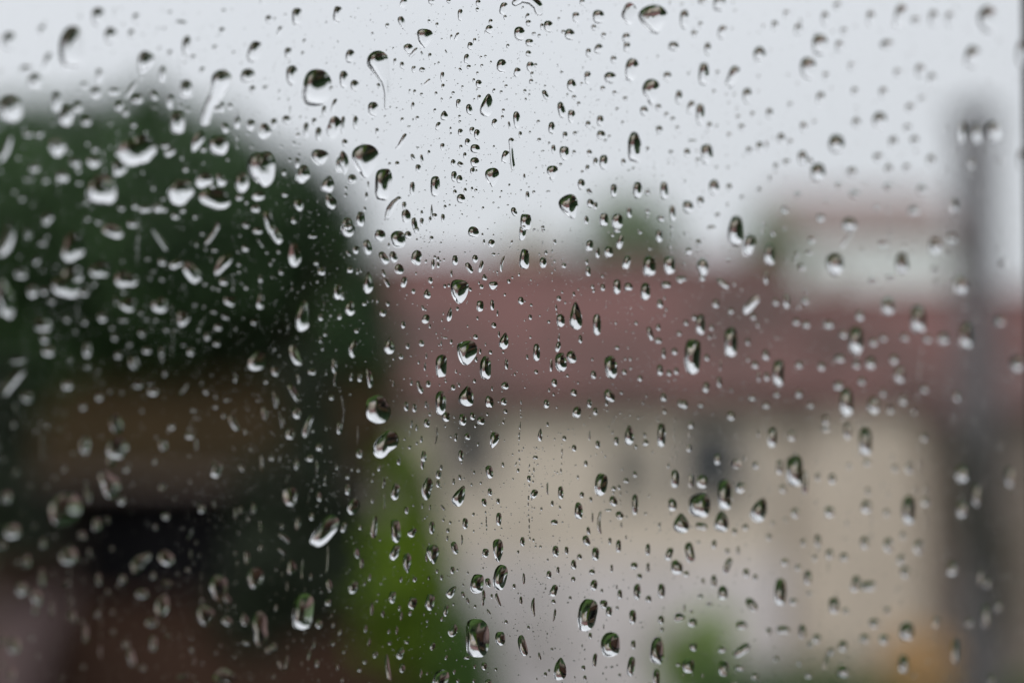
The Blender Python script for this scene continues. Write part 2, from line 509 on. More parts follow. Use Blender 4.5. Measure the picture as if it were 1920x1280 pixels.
def clump_tree(Dd, px, lobes, mat, n, size, seed, label, trunk):
    c = P(px, 0, Dd)
    t = empty('broadleaf_tree', (c.x, Dd, 0))
    tag(t, label, 'tree')
    r = random.Random(seed)
    cl = []
    for (x, y, q) in lobes:
        p = P(x, y, Dd); k = P(x + q, y, Dd).x - p.x
        cl.append((p.x - c.x, r.uniform(-1.4, 1.4), p.z, k, k, k))
    zm = P(0, 700, Dd).z
    MB().tube([(0, 0, -0.1), (0.1, 0, zm * 0.5), (0, 0, zm), (0.1, 0, zm + 2.2)], [trunk, trunk * 0.8, trunk * 0.6, trunk * 0.2], 12).build('trunk', M['bark'], t, True)
    lb = MB()
    for q in cl:
        z0 = min(q[2] - 0.2, zm - 1)
        lb.tube([(0, 0, z0), (q[0] * 0.5, q[1] * 0.5, (z0 + q[2]) / 2 + 0.1), (q[0] * 0.95, q[1] * 0.95, q[2])], [trunk * 0.4, trunk * 0.25, trunk * 0.08], 6)
    lb.build('limbs', M['bark'], t, True)
    leaf_object('crown', leaves(cl, n, size, seed, 0.30), mat, t)

clump_tree(35, 480, [(280, 292, 90), (375, 318, 90), (465, 350, 82), (540, 398, 72), (596, 468, 68), (640, 548, 62), (672, 622, 58), (690, 700, 55), (548, 316, 26), (618, 384, 28), (668, 468, 24), (712, 560, 22), (300, 205, 26), (420, 244, 24), (520, 450, 120), (360, 450, 150), (540, 600, 130), (350, 620, 130), (480, 720, 90), (600, 690, 90)],
           M['leaf_dark'], 26000, 0.16, 11, 'huge dark green tree crown filling the left, its edge against the sky', 0.35)
clump_tree(37, 60, [(-60, 330, 110), (60, 295, 95), (170, 285, 90), (0, 450, 150), (160, 450, 150), (-40, 600, 140), (120, 620, 140), (20, 740, 110), (-160, 450, 140), (200, 700, 90)],
           M['leaf_dark'], 24000, 0.16, 12, 'dark green tree at the left edge, half hidden behind the huge crown', 0.3)
tree_px('broadleaf_tree', -520, 260, 950, 380, 34, M['leaf_dark'], 9000, 0.2, 14, 'dark tree just outside the left of the view', trunk=0.3)
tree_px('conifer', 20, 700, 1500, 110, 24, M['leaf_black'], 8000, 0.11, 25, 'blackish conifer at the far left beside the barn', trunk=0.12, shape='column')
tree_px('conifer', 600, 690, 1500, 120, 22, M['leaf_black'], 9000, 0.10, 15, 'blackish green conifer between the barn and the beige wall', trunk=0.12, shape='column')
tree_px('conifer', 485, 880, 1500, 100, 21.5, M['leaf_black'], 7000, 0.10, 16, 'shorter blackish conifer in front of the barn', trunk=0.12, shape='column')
tree_px('young_tree', 768, 850, 1230, 80, 18, M['leaf_bright'], 12000, 0.07, 17, 'narrow bright green young tree left of the beige wall', trunk=0.05, shape='column')
tree_px('young_tree', 812, 1040, 1450, 72, 18.6, M['leaf_bright'], 8000, 0.07, 27, 'second bright green sapling, lower and right of the first', trunk=0.05, shape='column')
tree_px('young_tree', 880, 1150, 1500, 75, 17, M['leaf_mid'], 6000, 0.07, 24, 'low dull green shrub at the foot of the bright young tree', cat='shrub', trunk=0.05, shape='column')
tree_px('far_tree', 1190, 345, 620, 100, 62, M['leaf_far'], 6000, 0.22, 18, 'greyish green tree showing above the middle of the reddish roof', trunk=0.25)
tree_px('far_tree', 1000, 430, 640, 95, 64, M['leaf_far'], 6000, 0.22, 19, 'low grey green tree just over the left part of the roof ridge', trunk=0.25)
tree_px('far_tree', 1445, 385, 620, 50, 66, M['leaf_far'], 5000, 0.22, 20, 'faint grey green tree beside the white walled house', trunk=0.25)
tree_px('round_shrub', 1312, 1118, 1340, 80, 33, M['leaf_lime'], 5000, 0.08, 21, 'round light green shrub in front of the beige wall', cat='shrub', trunk=0.06)
tree_px('orange_shrub', 1730, 1160, 1400, 85, 33, M['leaf_orange'], 5000, 0.08, 22, 'orange leaved shrub at the lower right, beside the utility pole', cat='shrub', trunk=0.06)
# more garden outside the frame, seen only upside down through the drops
r_ = random.Random(5)
for i, (x, y, zt2, rx) in enumerate([(-16, 22, 8, 3.5), (-22, 34, 10, 4), (17, 20, 7.5, 3.2), (24, 30, 9, 4), (12, 18.5, 3.2, 1.6), (4, 20, 2.6, 1.7), (0.5, 24, 3.4, 1.5),
                                     (8, 24, 3.0, 1.8), (30, 18, 9, 4), (40, 26, 11, 5), (3.5, 30, 3.3, 2.0), (7, 33, 2.9, 1.9), (-3, 17.2, 2.8, 1.5), (22, 12, 8, 3)]):
    tree('garden_tree', x, y, zt2, max(0.2, zt2 * 0.12), rx, M['leaf_mid'] if i % 3 else M['leaf_dark'], 3500, 0.16, 40 + i,
         'garden tree %s' % ['far out to the left', 'left beyond the barn', 'near right outside the view', 'right beyond the road', 'below the brown house', 'below the beige wall', 'below the young green tree', 'in front of the round shrub', 'far right beside the road', 'farthest right', 'at the foot of the long house', 'at the foot of the lower house', 'below the outbuilding', 'right across the road'][i],
         'tree', 'garden trees below and beside the view', trunk=0.12)

# ---------------------------------------------------------------- utility pole
pb = P(1826, 225, 12)
pole = empty('utility_pole', (pb.x, 12, 0))
tag(pole, 'dark wooden utility pole standing right of the beige wall, ivy on its lower half', 'utility pole')
MB().tube([(0, 0, -0.1), (0, 0, 3.5), (0, 0, pb.z)], [0.14, 0.125, 0.115], 14).build('shaft', M['pole'], pole, True)
MB().tube([(0, 0, pb.z - 0.001), (0, 0, pb.z + 0.04), (0, 0, pb.z + 0.10)], [0.15, 0.15, 0.04], 14).build('cap', M['iron'], pole, True)
for dz in (0.35, 0.75):
    MB().tube([(-0.01, -0.10, pb.z - dz), (-0.01, -0.16, pb.z - dz), (-0.01, -0.16, pb.z - dz + 0.1)], [0.018, 0.02, 0.035], 8).build('insulator', M['iron'], pole, True)
zi = P(0, 770, 12).z
leaf_object('ivy', leaves([(r_.uniform(-.05, .07), r_.uniform(-.05, .05), z, 0.15, 0.15, 0.28) for z in np.arange(0.3, zi, 0.25)], 6000, 0.035, 31), M['ivy'], pole)

# ---------------------------------------------------------------- rain on the glass
OFF = 0.00003
RAW = """
A
400,265,140,240,o,0;550,95,85,110;620,200,80,100;50,230,90,110,o,10;235,170,60,70;640,75,35,70;760,100,50,60;735,190,50,60;690,140,30,40;145,385,80,60;265,345,60,110,o,15;5,410,40,70;195,450,85,90;810,350,90,130,p,20;555,420,50,80;470,475,50,50;535,520,65,70;645,510,70,50,i,0;730,500,40,110,b,30;860,535,45,60,o,-30;765,555,70,60;910,415,50,90;950,300,40,50;1045,260,60,120;1130,395,40,50;1015,125,70,35,o,10;950,70,40,35;920,160,40,30;1250,60,35,30;1240,175,40,50;1105,220,35,25;1200,265,40,35;1305,295,30,30;1080,320,40,40;1420,290,75,120,o,20;1500,110,40,50;1660,95,60,100;1885,80,50,90,o,8;1610,300,45,70;1690,300,25,30;1700,230,25,30;1560,175,30,60,o,20;1530,380,20,80,b,10;1630,420,65,110;1770,490,165,210,o,6;1385,425,85,85,o;1410,500,40,50;1480,490,35,30;1480,440,25,20;1040,500,80,105;60,610,135,150;315,570,65,110;435,600,60,70;370,650,85,120,o,15;665,595,60,60;700,630,50,50;950,570,45,80;860,600,50,30;1050,615,35,35;480,680,65,60;615,690,40,40;745,700,45,45;735,745,40,35;295,690,45,45;990,685,85,125;1210,610,40,40;1240,600,35,60;1285,595,35,40;1325,685,40,70;1260,715,50,60;1400,700,50,65;1490,735,85,85,i;1530,690,40,60;1600,670,50,55;1710,725,35,85;1780,750,40,80;1755,680,30,45;1665,755,35,35;1875,710,95,120,i;1810,620,30,60;1865,590,30,80,o,15;1850,495,25,30;1610,560,20,30;1620,620,20,60;155,750,65,55;215,750,65,55;40,830,60,160,b,20;310,820,115,120,i;385,850,45,45;530,835,50,50;415,910,70,65;525,900,80,80,i;440,950,50,50;100,880,50,50;190,940,70,60;170,1000,80,50;255,1005,55,50;350,980,70,80;445,1020,55,45;785,850,215,205,i,20;660,855,45,50;865,830,35,70;920,815,55,45;945,850,60,75;665,950,100,95,i,0;1095,800,60,140,o,35;1220,815,115,105,o;1135,835,40,40;1135,910,30,30;1270,890,30,30;1035,945,40,40;1015,880,30,40;1465,930,150,210,o,0;1785,880,90,90,p;1900,920,50,90;1350,1020,80,110;1690,970,100,100,i;1660,910,30,60;1585,965,30,35;1830,1030,70,95,t,15;1840,1130,60,90,i;1140,995,100,100,i;1235,1000,60,80,i;1190,1040,40,40;1000,1050,150,160,i,-20;565,1060,172,168,o;1220,1125,215,140,i,0;480,1130,45,45;125,1110,60,50;80,1070,50,50;670,1160,55,50;755,1145,50,50;810,1165,75,60;880,1160,60,60;920,1170,45,40;910,1110,40,35;1020,1175,40,40;980,1205,50,45;1340,1105,50,45;1440,1090,75,65,i;1375,1130,30,30;1425,1165,55,50;1590,1085,50,30;1665,1145,60,70,i;1505,1240,65,130,b,-15;265,1215,75,90;490,1220,45,45;550,1240,55,50;740,1250,60,50;1215,1260,30,60,o,10;1640,1230,30,40;1375,1260,50,45
B
345,15,50,50,i;505,8,40,40;600,8,25,25;765,20,30,40;760,55,20,25;905,50,42,75,o,10;1040,95,25,40,o,15;1045,130,30,35;1155,150,50,70;1120,150,20,40;1310,98,40,60;1435,95,65,80;1410,155,30,35;1345,15,30,40;1605,95,100,140,i,-10;1745,110,145,165,p,-12;1275,195,55,65;1240,180,25,25;995,190,60,80;1050,240,45,45;1075,190,25,20;1105,200,20,20;1465,200,30,35;1590,215,45,60;1595,265,40,60;1855,260,60,55;1435,275,45,60,o,25;1380,295,30,50;1045,300,32,35;665,85,30,65;340,130,35,80,p,-20;258,145,25,30;490,120,18,22;95,48,15,12;55,95,20,10;465,215,85,108,p,0;645,205,20,50,o,20;615,208,15,30;825,165,40,50,o,20;805,180,12,20;835,125,25,35;745,228,20,30;720,258,32,45;930,258,20,25;915,98,20,28;375,275,50,60,p;405,295,25,70,b,40;450,300,12,30,o,-20;495,315,20,38;585,290,10,28,b,-25;290,272,12,20;50,315,50,75,o,10;15,445,50,95;75,480,50,65;300,345,20,40;340,365,25,40;405,388,25,38;452,390,35,28;700,330,32,55;895,370,55,80;1055,375,42,60;980,405,35,55,o,25;1065,415,20,35;1085,365,20,25;1060,455,25,28;780,320,15,15;805,315,15,15;785,368,18,20;712,375,25,25;665,390,15,25,o,-30;760,410,15,20;1520,335,35,45;1620,390,70,130,o,8;1820,430,45,60;1500,435,65,65;1375,435,38,70;1285,478,52,72;1230,405,20,18;1730,515,90,145,p,-5;1885,545,40,80;1690,620,45,55;1770,600,35,40;1815,640,30,30;1850,665,30,30;565,430,25,55;568,485,20,35;478,460,18,55,b,45;768,470,35,48;740,450,15,25;210,480,20,35,o,-20;410,515,18,30;382,508,12,22;448,528,18,20;625,520,20,20;920,482,18,22;893,515,18,20;1025,510,20,25;1050,530,14,18;1140,530,28,60,o,-25;1460,495,30,30;1525,520,25,30;1585,550,30,25;1300,545,25,28;1325,580,22,28;1262,530,14,20;655,580,28,55;770,545,20,32;742,555,12,15;715,612,35,60,o,-10;815,587,68,128,t,12;905,618,18,25;400,592,20,45;178,610,60,82;310,603,15,10;980,670,38,95,o,-4;855,690,30,55,o,10;575,645,40,55,t;540,705,25,50,o,20;425,660,20,25;258,685,15,10;900,655,18,25;938,700,14,45,o,-10;660,652,15,22;662,680,16,16;1230,615,40,90,o,-12;1285,650,42,72;1445,675,38,60;1378,695,30,40;1175,715,38,68;1100,680,20,22;1540,610,20,25;1570,685,18,25;1775,725,40,45;1875,715,25,30;80,685,32,75;10,700,30,100;200,732,22,35;378,706,20,12;610,720,12,25;612,748,12,20;665,740,28,42;730,730,28,42;758,752,34,58;1000,752,20,38;1250,757,28,45;1305,745,25,25;1450,755,48,55;1475,785,20,20;338,792,32,105,b,30;20,798,35,45;135,900,142,182,p,-4;235,1030,100,178,o,3;20,900,60,150,i;60,1000,50,55;705,795,32,45;668,820,20,25;565,820,25,40;428,826,16,15;490,852,16,28;748,830,55,48;852,820,12,20;1105,782,22,25;690,868,20,35;625,910,28,40;665,918,28,38,o,-55;745,907,50,58;400,878,22,40,o,-20;450,886,18,48,o,-12;915,875,38,75,o,15;1185,835,25,52;1160,800,15,20;1245,855,52,80;1300,850,22,25;1125,843,20,12;1638,825,75,170,o;1385,855,30,40;1710,835,20,40;313,915,26,32;270,915,18,22;430,942,30,50;733,955,28,40;755,955,12,20;1465,905,48,80;1420,905,28,50;1375,940,25,40;1345,960,18,22;1575,905,28,40;1605,950,20,15;1630,940,20,20;1840,850,30,28;1225,918,20,18;630,985,32,60;660,1000,35,45;525,1040,55,112;397,1052,30,75;843,990,75,105,p,-3;1178,965,58,85,p;1022,988,14,38;150,1035,14,50;140,1095,20,45;435,1072,8,8;635,1072,22,28;692,1062,18,28;668,1108,48,50;752,1062,18,18;630,1045,10,10;735,1100,10,10;1040,1092,22,50;1075,1072,18,20;1155,1068,25,12;1340,1030,42,60;1385,1070,25,40,o,-40;1522,1065,36,80;1655,1060,50,95;1803,1065,45,100;1710,1075,30,35;1275,1155,100,138,p,-18;1390,1135,40,50;1418,1150,25,45;1465,1225,50,75;1540,1235,60,90;1368,1230,25,50;1608,1185,30,65;1710,1180,25,35;1850,1190,35,90;1785,1220,40,40;320,1118,25,30;352,1150,25,48;362,1205,52,75;450,1188,16,30;410,1255,32,80,o,-10;450,1240,22,50;505,1180,14,80,t,0;497,1225,18,35;522,1205,28,30;568,1218,22,48;580,1155,18,25;605,1145,12,15;105,1225,50,85;30,1250,60,70;850,1132,12,12;878,1160,12,10;930,1145,14,10;965,1182,30,52,o,-20;1030,1240,62,95;768,1215,8,8;857,1245,8,8;1125,1270,20,25
C
205,20,70,90;10,110,50,110;110,10,50,40;580,80,40,50;795,105,45,80;515,145,40,60;220,180,50,75,o,15;100,140,30,40;65,190,40,40;140,275,40,75;645,165,45,70;865,35,50,50;1050,105,50,90;1215,95,75,140,o,15;1300,115,60,50;1400,105,55,100;1490,110,50,90;900,175,45,45;1700,110,110,150;1890,300,60,150;430,305,70,90;765,250,90,120;875,260,50,70;1140,250,80,60;1615,320,85,130,o,15;700,385,85,130;120,415,60,130;280,430,60,130,o,20;800,425,40,50;940,370,40,50;1325,395,60,80;1390,440,50,70;360,535,50,90;175,515,25,35;245,530,20,30;425,430,25,30;195,410,25,40;770,550,50,75;960,510,45,50;1120,520,50,70;1335,550,55,40;1200,405,50,50;600,585,35,35;45,600,40,75,o,15;100,640,50,120;485,635,40,65;390,640,30,40;310,655,30,35;1270,605,55,60;150,705,30,50;330,710,40,40;675,710,45,60;735,685,30,40;260,755,30,35;970,685,55,60;1100,675,80,100;1255,715,50,50;55,785,50,20;550,775,45,65;600,795,35,45;430,820,40,60;370,840,40,45;470,820,25,70;135,860,70,110;25,855,35,55;85,895,30,30;860,805,90,110;1175,795,55,70;1295,785,55,60;1560,740,50,120;1640,750,60,110;1735,730,80,110;670,880,55,80;580,905,45,40;520,930,35,45;710,905,40,50;755,965,85,110;945,960,60,60;1090,880,60,55;1150,945,50,60;1250,935,50,50;1385,895,55,70;1610,915,50,60;1890,890,50,120;190,935,25,25;255,935,25,25;485,1000,25,50;870,1030,40,40;1150,1040,60,50;425,1060,30,40;175,1045,60,85;260,1045,35,45;960,1085,60,50;1335,1060,55,70;640,1085,40,40;330,1100,30,30;30,1155,60,70;100,1125,40,60;250,1145,20,40;1290,1175,70,60;800,1120,30,30;570,1170,40,50;770,1215,50,50;1085,1160,40,40;195,1200,35,30;1515,1150,50,90;295,1290,85,165;930,1250,80,80;160,1270,50,30
D
45,60,85,200,b,20;155,20,60,100;240,75,60,50;110,150,40,45;405,105,150,160,i,0;205,175,60,60;120,245,105,65;240,230,40,40;630,10,140,75,b,18;895,60,42,155,b,-35;1185,35,35,130,b,35;1150,110,30,30;1200,115,40,30;1130,25,35,30;1180,165,25,50;825,165,40,35;905,180,50,50;985,192,90,50,b,-25;685,175,30,40;385,290,185,180,o,-8;555,215,120,110,i,0;180,345,70,80;245,345,55,55;290,400,55,50;470,355,60,50;500,330,40,40;35,395,115,250,o,0;705,280,130,110,i,0;690,350,40,40;1080,240,75,175,i,-35;1145,305,35,30;1250,190,65,150,i,35;1250,290,50,45;855,235,40,30;905,275,45,40;1335,195,30,30;1335,238,28,28;1220,335,30,30;1375,105,50,40;1440,8,55,40;1340,35,25,25;1540,30,60,115,b,-35;1455,80,25,65,b,-35;1490,130,25,25;1528,170,22,25;1570,238,30,32;1540,270,20,20;1655,145,95,145,o,-5;1765,188,30,28;1795,235,45,45;1745,40,50,25;1885,350,50,80;1455,275,30,45;1375,325,30,30;700,420,110,85,i;650,400,40,60;900,415,115,110,i;785,465,45,45;820,500,45,40;690,505,60,40;570,490,60,60;475,515,45,50;375,500,50,50;1280,400,65,80,i;1455,400,45,90,t;1090,420,35,30;1140,430,30,30;1195,460,40,30;1265,490,60,40,o,25;1220,545,50,40;1025,500,80,90,i;1125,520,30,30;1110,555,30,40;1160,595,40,50;1210,638,45,35;1025,645,45,35;1065,680,45,50;930,560,40,35;980,560,40,30;795,575,50,50;820,675,55,45;250,540,130,90,o;250,605,60,70;270,680,75,65;325,600,40,40;640,600,45,50;485,670,55,90;490,765,50,50;390,725,50,50;660,700,50,50;905,680,40,60;725,640,40,40;1690,480,75,175,t,5;1790,490,30,40;1845,480,20,20;1895,485,25,40;1810,415,15,30;1420,520,35,40;1610,545,20,30;1815,585,25,25;1660,610,15,20;1790,615,20,40;1800,665,20,25;740,745,70,90,o,-20;1430,730,110,120,i,10;1645,705,60,125,b,-20;1545,790,55,60,o,-25;1740,795,50,35;1665,835,25,60,b,-10;1865,760,40,70,i;1870,835,20,90,b,5;1485,850,30,28;1315,830,30,50;1850,938,28,30;100,730,120,60;65,850,75,185,b,42;150,930,70,80;85,990,40,70;375,870,70,60;920,805,45,45;550,790,40,40;775,865,60,50;840,862,55,35;855,905,65,50;1030,890,30,110,b,40;1150,905,35,35;1205,990,35,30;1085,1005,45,35;1640,910,45,100,b,-30;1540,950,35,90,b,-12;1440,955,25,25;1480,1025,40,80;1510,1020,20,20;1655,1025,50,60;1575,1070,30,80,b,-10;1620,1140,50,60;1305,1080,50,95,b,-25;1715,1095,45,130,b,20;1745,1125,25,20;1780,1215,40,40;1895,1105,30,70;555,935,50,50;465,990,50,50;655,1080,85,140,o,0;480,1210,80,120,o,0;640,1230,150,140,i,0;265,1095,45,50;330,1115,50,50;75,1090,50,60;1060,1110,35,30;1060,1150,50,45;960,1100,45,40;1090,1050,30,30;915,1200,60,70;1095,1200,30,90;1410,1040,20,25
E
35,8,75,72,o;420,5,30,40;215,35,62,65,o;318,55,82,97,o,-5;373,32,38,45;265,90,14,30;145,100,45,85,o,-15;80,115,35,45;40,135,20,35,o,-45;15,155,15,15;235,160,45,75,o,-35;290,155,45,60,o,-20;415,165,82,88,i;48,225,35,40;90,235,15,35;108,230,15,25;315,228,55,60,i;235,245,20,40,o,-20;504,50,22,28;422,58,10,18;465,40,8,8;557,76,12,14;150,298,50,115,t,0;255,298,25,50,b,-30;350,295,32,60,o,12;402,345,22,30;480,360,38,55,t;498,285,25,35;5,370,25,50;48,440,55,80,o;128,415,25,25;258,415,22,30,o,-30;232,465,35,42;512,195,20,55;540,165,16,25;522,155,16,20;540,200,18,30;553,178,10,14;635,172,32,55;747,165,32,45;715,215,30,65,o,-28;780,208,22,70,o,15;895,190,20,95,b,12;850,140,22,20;838,78,36,48,o,15;797,70,14,30;788,30,12,20;738,16,62,62,o;690,130,10,12;943,100,10,10;660,348,98,135,p,-2;720,335,18,22;615,245,12,40;800,268,26,38,t;783,320,22,26;848,310,48,50,i;870,238,12,15;935,290,20,25;955,268,12,15;600,312,16,20;578,316,18,22;775,428,38,62;843,422,22,58;872,465,10,40;760,495,12,20;605,475,26,78,t,12;570,470,8,15;455,438,16,30,o,-20;470,448,14,14;472,498,58,50,i,0;345,532,25,38;852,535,28,32;705,540,8,15;575,552,8,10;435,552,8,12;1022,165,55,112,o,3;1012,20,38,88,o,5;1127,185,38,60;1142,130,20,26;1192,70,18,32;1243,202,26,32;1128,5,20,20;1235,70,12,12;1058,282,12,12;1003,398,32,42;1060,422,16,18;1025,400,10,12;750,600,26,28;580,605,28,10;910,622,48,95,t,12;880,585,12,35;833,685,20,25;775,680,14,30;805,640,8,20;904,685,14,16;85,565,28,28;143,570,10,40,b;65,660,65,105,i,0;268,648,52,95,t;448,635,28,38;370,650,22,32;333,710,26,28;388,705,10,12;545,645,10,12;475,705,12,35,b;432,740,12,22;466,765,14,50,b;558,762,62,128,o,0;700,690,105,142,p,6;752,725,18,30;805,772,62,128,o,2;922,752,20,58;1090,685,38,95;1038,712,14,28;1088,795,22,25;1172,758,18,70;1210,655,26,60,o,15;1225,740,62,105,o,-5;1285,712,52,70,o,-15;1310,482,66,152,t;1225,508,45,72;1427,530,44,118;1055,490,20,30;1108,482,12,12;1158,515,18,20;1215,385,26,30;1250,408,14,16;1335,612,22,45;1540,660,25,25;1505,768,66,128,o,-5;1408,810,32,45;1262,815,16,20;1580,795,28,32;1668,830,28,35;1445,825,12,15;1385,90,40,65;1430,130,25,60;1492,125,50,62;1555,70,35,80,o,15;1540,5,40,30;1515,30,20,25;1592,185,40,75,o,15;1720,205,68,115;1832,200,62,100;1775,35,38,75;1668,15,25,25;1835,95,22,25;1722,105,18,25;1378,235,28,55;1370,180,18,40;1540,320,42,80;1602,320,48,45;1698,345,52,95;1812,310,55,40;1460,325,26,38;1402,320,22,25;1458,262,20,20;1780,415,35,50;1890,280,40,40;1298,360,16,25;1725,580,30,80,o,-15;1770,620,40,35;1770,545,25,40;1645,522,22,25;1885,580,30,30;1860,680,35,40;1800,690,25,60;1780,785,35,60;1830,800,30,35;1870,790,30,40;160,830,38,105,b,-10;55,820,20,50;103,825,25,50;290,858,10,35;391,855,14,30;438,880,30,72,o,-20;486,862,26,38;549,867,8,12;625,882,25,32;658,868,14,22;743,845,18,25;15,1010,12,180,b,-2;92,1150,12,110,b;205,980,165,180,i,10;245,1195,140,165,i,-5;555,968,60,128,o,0;700,930,80,112,t,8;828,958,45,92,i;907,960,34,42;878,960,10,14;916,1015,26,25;842,888,12,25;915,872,42,42,o,-20;1190,855,32,45;1298,910,35,42;1185,920,16,20;1160,895,12,25;1145,972,30,50;1202,992,12,14;1500,930,62,95,i;1480,970,20,30;1385,970,26,50;1418,1015,28,42;1315,1020,48,62,o,15;1563,910,20,22;362,985,24,55;408,995,24,48;472,975,14,40;485,990,8,45,b;585,1045,45,54;678,1062,40,66;733,1042,28,42;780,1068,44,45;748,1095,16,22;630,1047,12,12;478,1080,34,48;815,1030,14,20;535,1145,12,115,b,3;420,1105,14,35;392,1085,14,45;447,1170,16,38;612,1155,14,14;640,1158,18,48,o,8;705,1155,32,38;762,1198,12,20;853,1175,46,94,p,14;380,1215,20,20;345,1217,10,10;460,1265,30,60;668,1260,28,60;1110,1145,24,72,t,5;1152,1087,14,25;1245,1165,24,28;1300,1220,26,38;1385,1150,16,55,b;1432,1200,26,45;1535,1180,28,50;1608,1145,50,108,t;1788,1148,46,128;1700,1190,30,40,o,25;1645,1210,22,28;1515,1130,12,25;1090,1218,10,14;100,1250,35,50;1083,1272,30,20;1800,935,35,50;1805,1015,25,30;1892,970,30,45
F
370,90,65,120,o,10;485,140,60,115;90,75,30,50;35,120,35,50,o,25;505,20,30,40;720,60,40,40;920,50,30,140,b,35;850,195,95,125;705,130,40,30;665,210,45,40;1225,190,72,115;1410,95,72,95;1495,50,70,60;1115,85,50,40;1405,225,45,45;1060,280,45,45;1160,265,45,45;1790,190,50,50;120,205,80,115,i;110,270,35,40;255,170,30,25;225,300,40,85,b,-55;5,275,35,30;465,270,30,70;1550,310,80,110;1410,290,30,70;185,415,38,50;270,455,35,35;382,418,50,125,o,42;520,405,40,45;580,400,40,80;685,400,45,45;1145,425,75,100;100,530,50,115;65,490,30,35;18,520,30,35;160,548,30,35;150,600,25,30;395,485,35,40;420,530,25,40;365,625,30,45;635,515,42,45;690,530,45,45;815,530,60,50;990,480,50,60;1315,500,85,155;895,585,50,50;1065,630,50,50;1120,605,45,45;1240,600,50,50;1365,610,50,50;1455,605,65,70;1580,590,75,145;1770,510,60,60;270,630,72,165;55,710,92,192;135,715,32,38;405,755,40,45;365,725,25,30;465,700,40,60;535,800,65,145;650,755,45,45;470,820,35,50;425,820,25,60;875,720,60,50;970,620,80,155;1050,745,60,70;970,755,45,50;775,765,45,50;1180,725,50,60;1210,810,60,90;130,880,35,60,o,15;205,850,30,60;210,760,20,60;385,940,45,35;465,980,45,40;525,920,40,35;100,980,35,30;10,975,40,50;270,1040,45,50;500,1160,52,105;610,1150,40,60;870,870,55,55;915,960,75,155;1065,980,70,95;715,980,40,40;800,1065,40,60;1160,1005,45,50;1230,950,50,60;1350,890,50,50;1290,1015,40,40;800,1115,50,35;425,1140,25,40;920,1125,45,90;1020,1185,75,150;1345,1160,50,50;1865,750,75,90;1530,930,45,60;1120,910,40,50;650,915,40,50;1000,845,45,50;45,1090,35,40;35,1220,30,40
G
475,5,60,40;625,25,70,90;620,165,115,160,o,-22;85,105,60,60;40,240,70,80;365,295,165,245,o,0;495,230,55,120,o,-8;480,160,50,50;905,185,50,60;705,90,45,40;1210,90,60,90,o,20;680,260,50,60,o,20;70,430,100,90;15,510,60,60;385,570,105,100;460,455,60,55;540,395,60,80;600,370,40,55;925,350,50,45;240,500,50,70;150,600,60,80;500,550,40,60;475,600,40,40;235,690,50,110;120,755,75,80;375,720,60,50;205,800,70,110;195,870,50,70;290,860,45,130;405,900,60,80;400,820,40,50;550,700,45,80;600,770,40,45;685,700,50,60;545,895,45,50;780,605,85,175,i,42;942,590,98,115,o;855,680,40,50;1065,560,25,60;1050,645,40,45;1065,450,30,90,b,25;1095,495,25,35;1210,732,118,178,i,8;1425,705,120,115,i;1690,880,118,200,o,8;1455,972,112,190,o,5;1135,900,110,118,o;1270,935,60,60;915,850,95,140,i;845,940,70,80;785,780,80,80,i;940,720,60,50;1380,580,45,80,i;1325,610,25,35;1365,930,45,90;1270,810,50,70,o,-25;1500,1100,60,45,o,25;1530,1080,50,50;1375,1055,50,30,o,20;80,1070,80,100;20,1030,60,100;180,1025,50,50;60,1235,70,90;635,990,45,50;480,1000,50,100;940,1010,45,40;855,1060,50,90;735,1140,50,110,o,-15;705,1060,60,60;1085,1160,30,50;1070,1090,35,35;1015,1245,60,50;1255,1240,120,95;800,1200,50,50;560,1100,30,100;1625,238,82,138,i,-8;1812,435,98,205,o,38;1590,470,30,80,b,-50;1575,545,25,60,b,-50;1665,395,35,75;1455,405,25,80,b;1455,525,35,55;1575,405,25,35;1630,640,60,75,i;1685,645,18,130,b,3;1830,590,16,180,b,3;1605,740,20,60;1735,685,20,40;1575,670,20,30;1840,740,45,80,i;1780,950,38,50;1860,955,20,30;1850,905,15,30;1830,830,35,40;1740,350,28,45;1740,200,18,25;1415,305,30,70;1345,315,30,50;1315,330,28,70;1195,280,25,50;1125,305,45,55;1515,25,32,32;1460,50,25,110,b;1355,80,45,50;1655,60,30,60;1770,75,20,80,b;1600,150,18,40;1755,150,16,30;1815,135,18,35;1725,250,12,70,b,6;1780,240,28,55,o,-15;1820,310,16,30;1880,75,20,30;1730,25,40,40;1815,40,15,20;1565,1180,25,60,o,-20;1600,1160,25,90,o,8;1640,1040,18,30;1605,1080,20,30;1725,1120,20,70,b,10;1750,1070,20,50,o,20;1770,1170,25,45;1805,1080,15,20;1835,1190,14,20;1885,1190,18,35;1540,860,25,40;1510,820,20,20;1685,1170,18,30
H
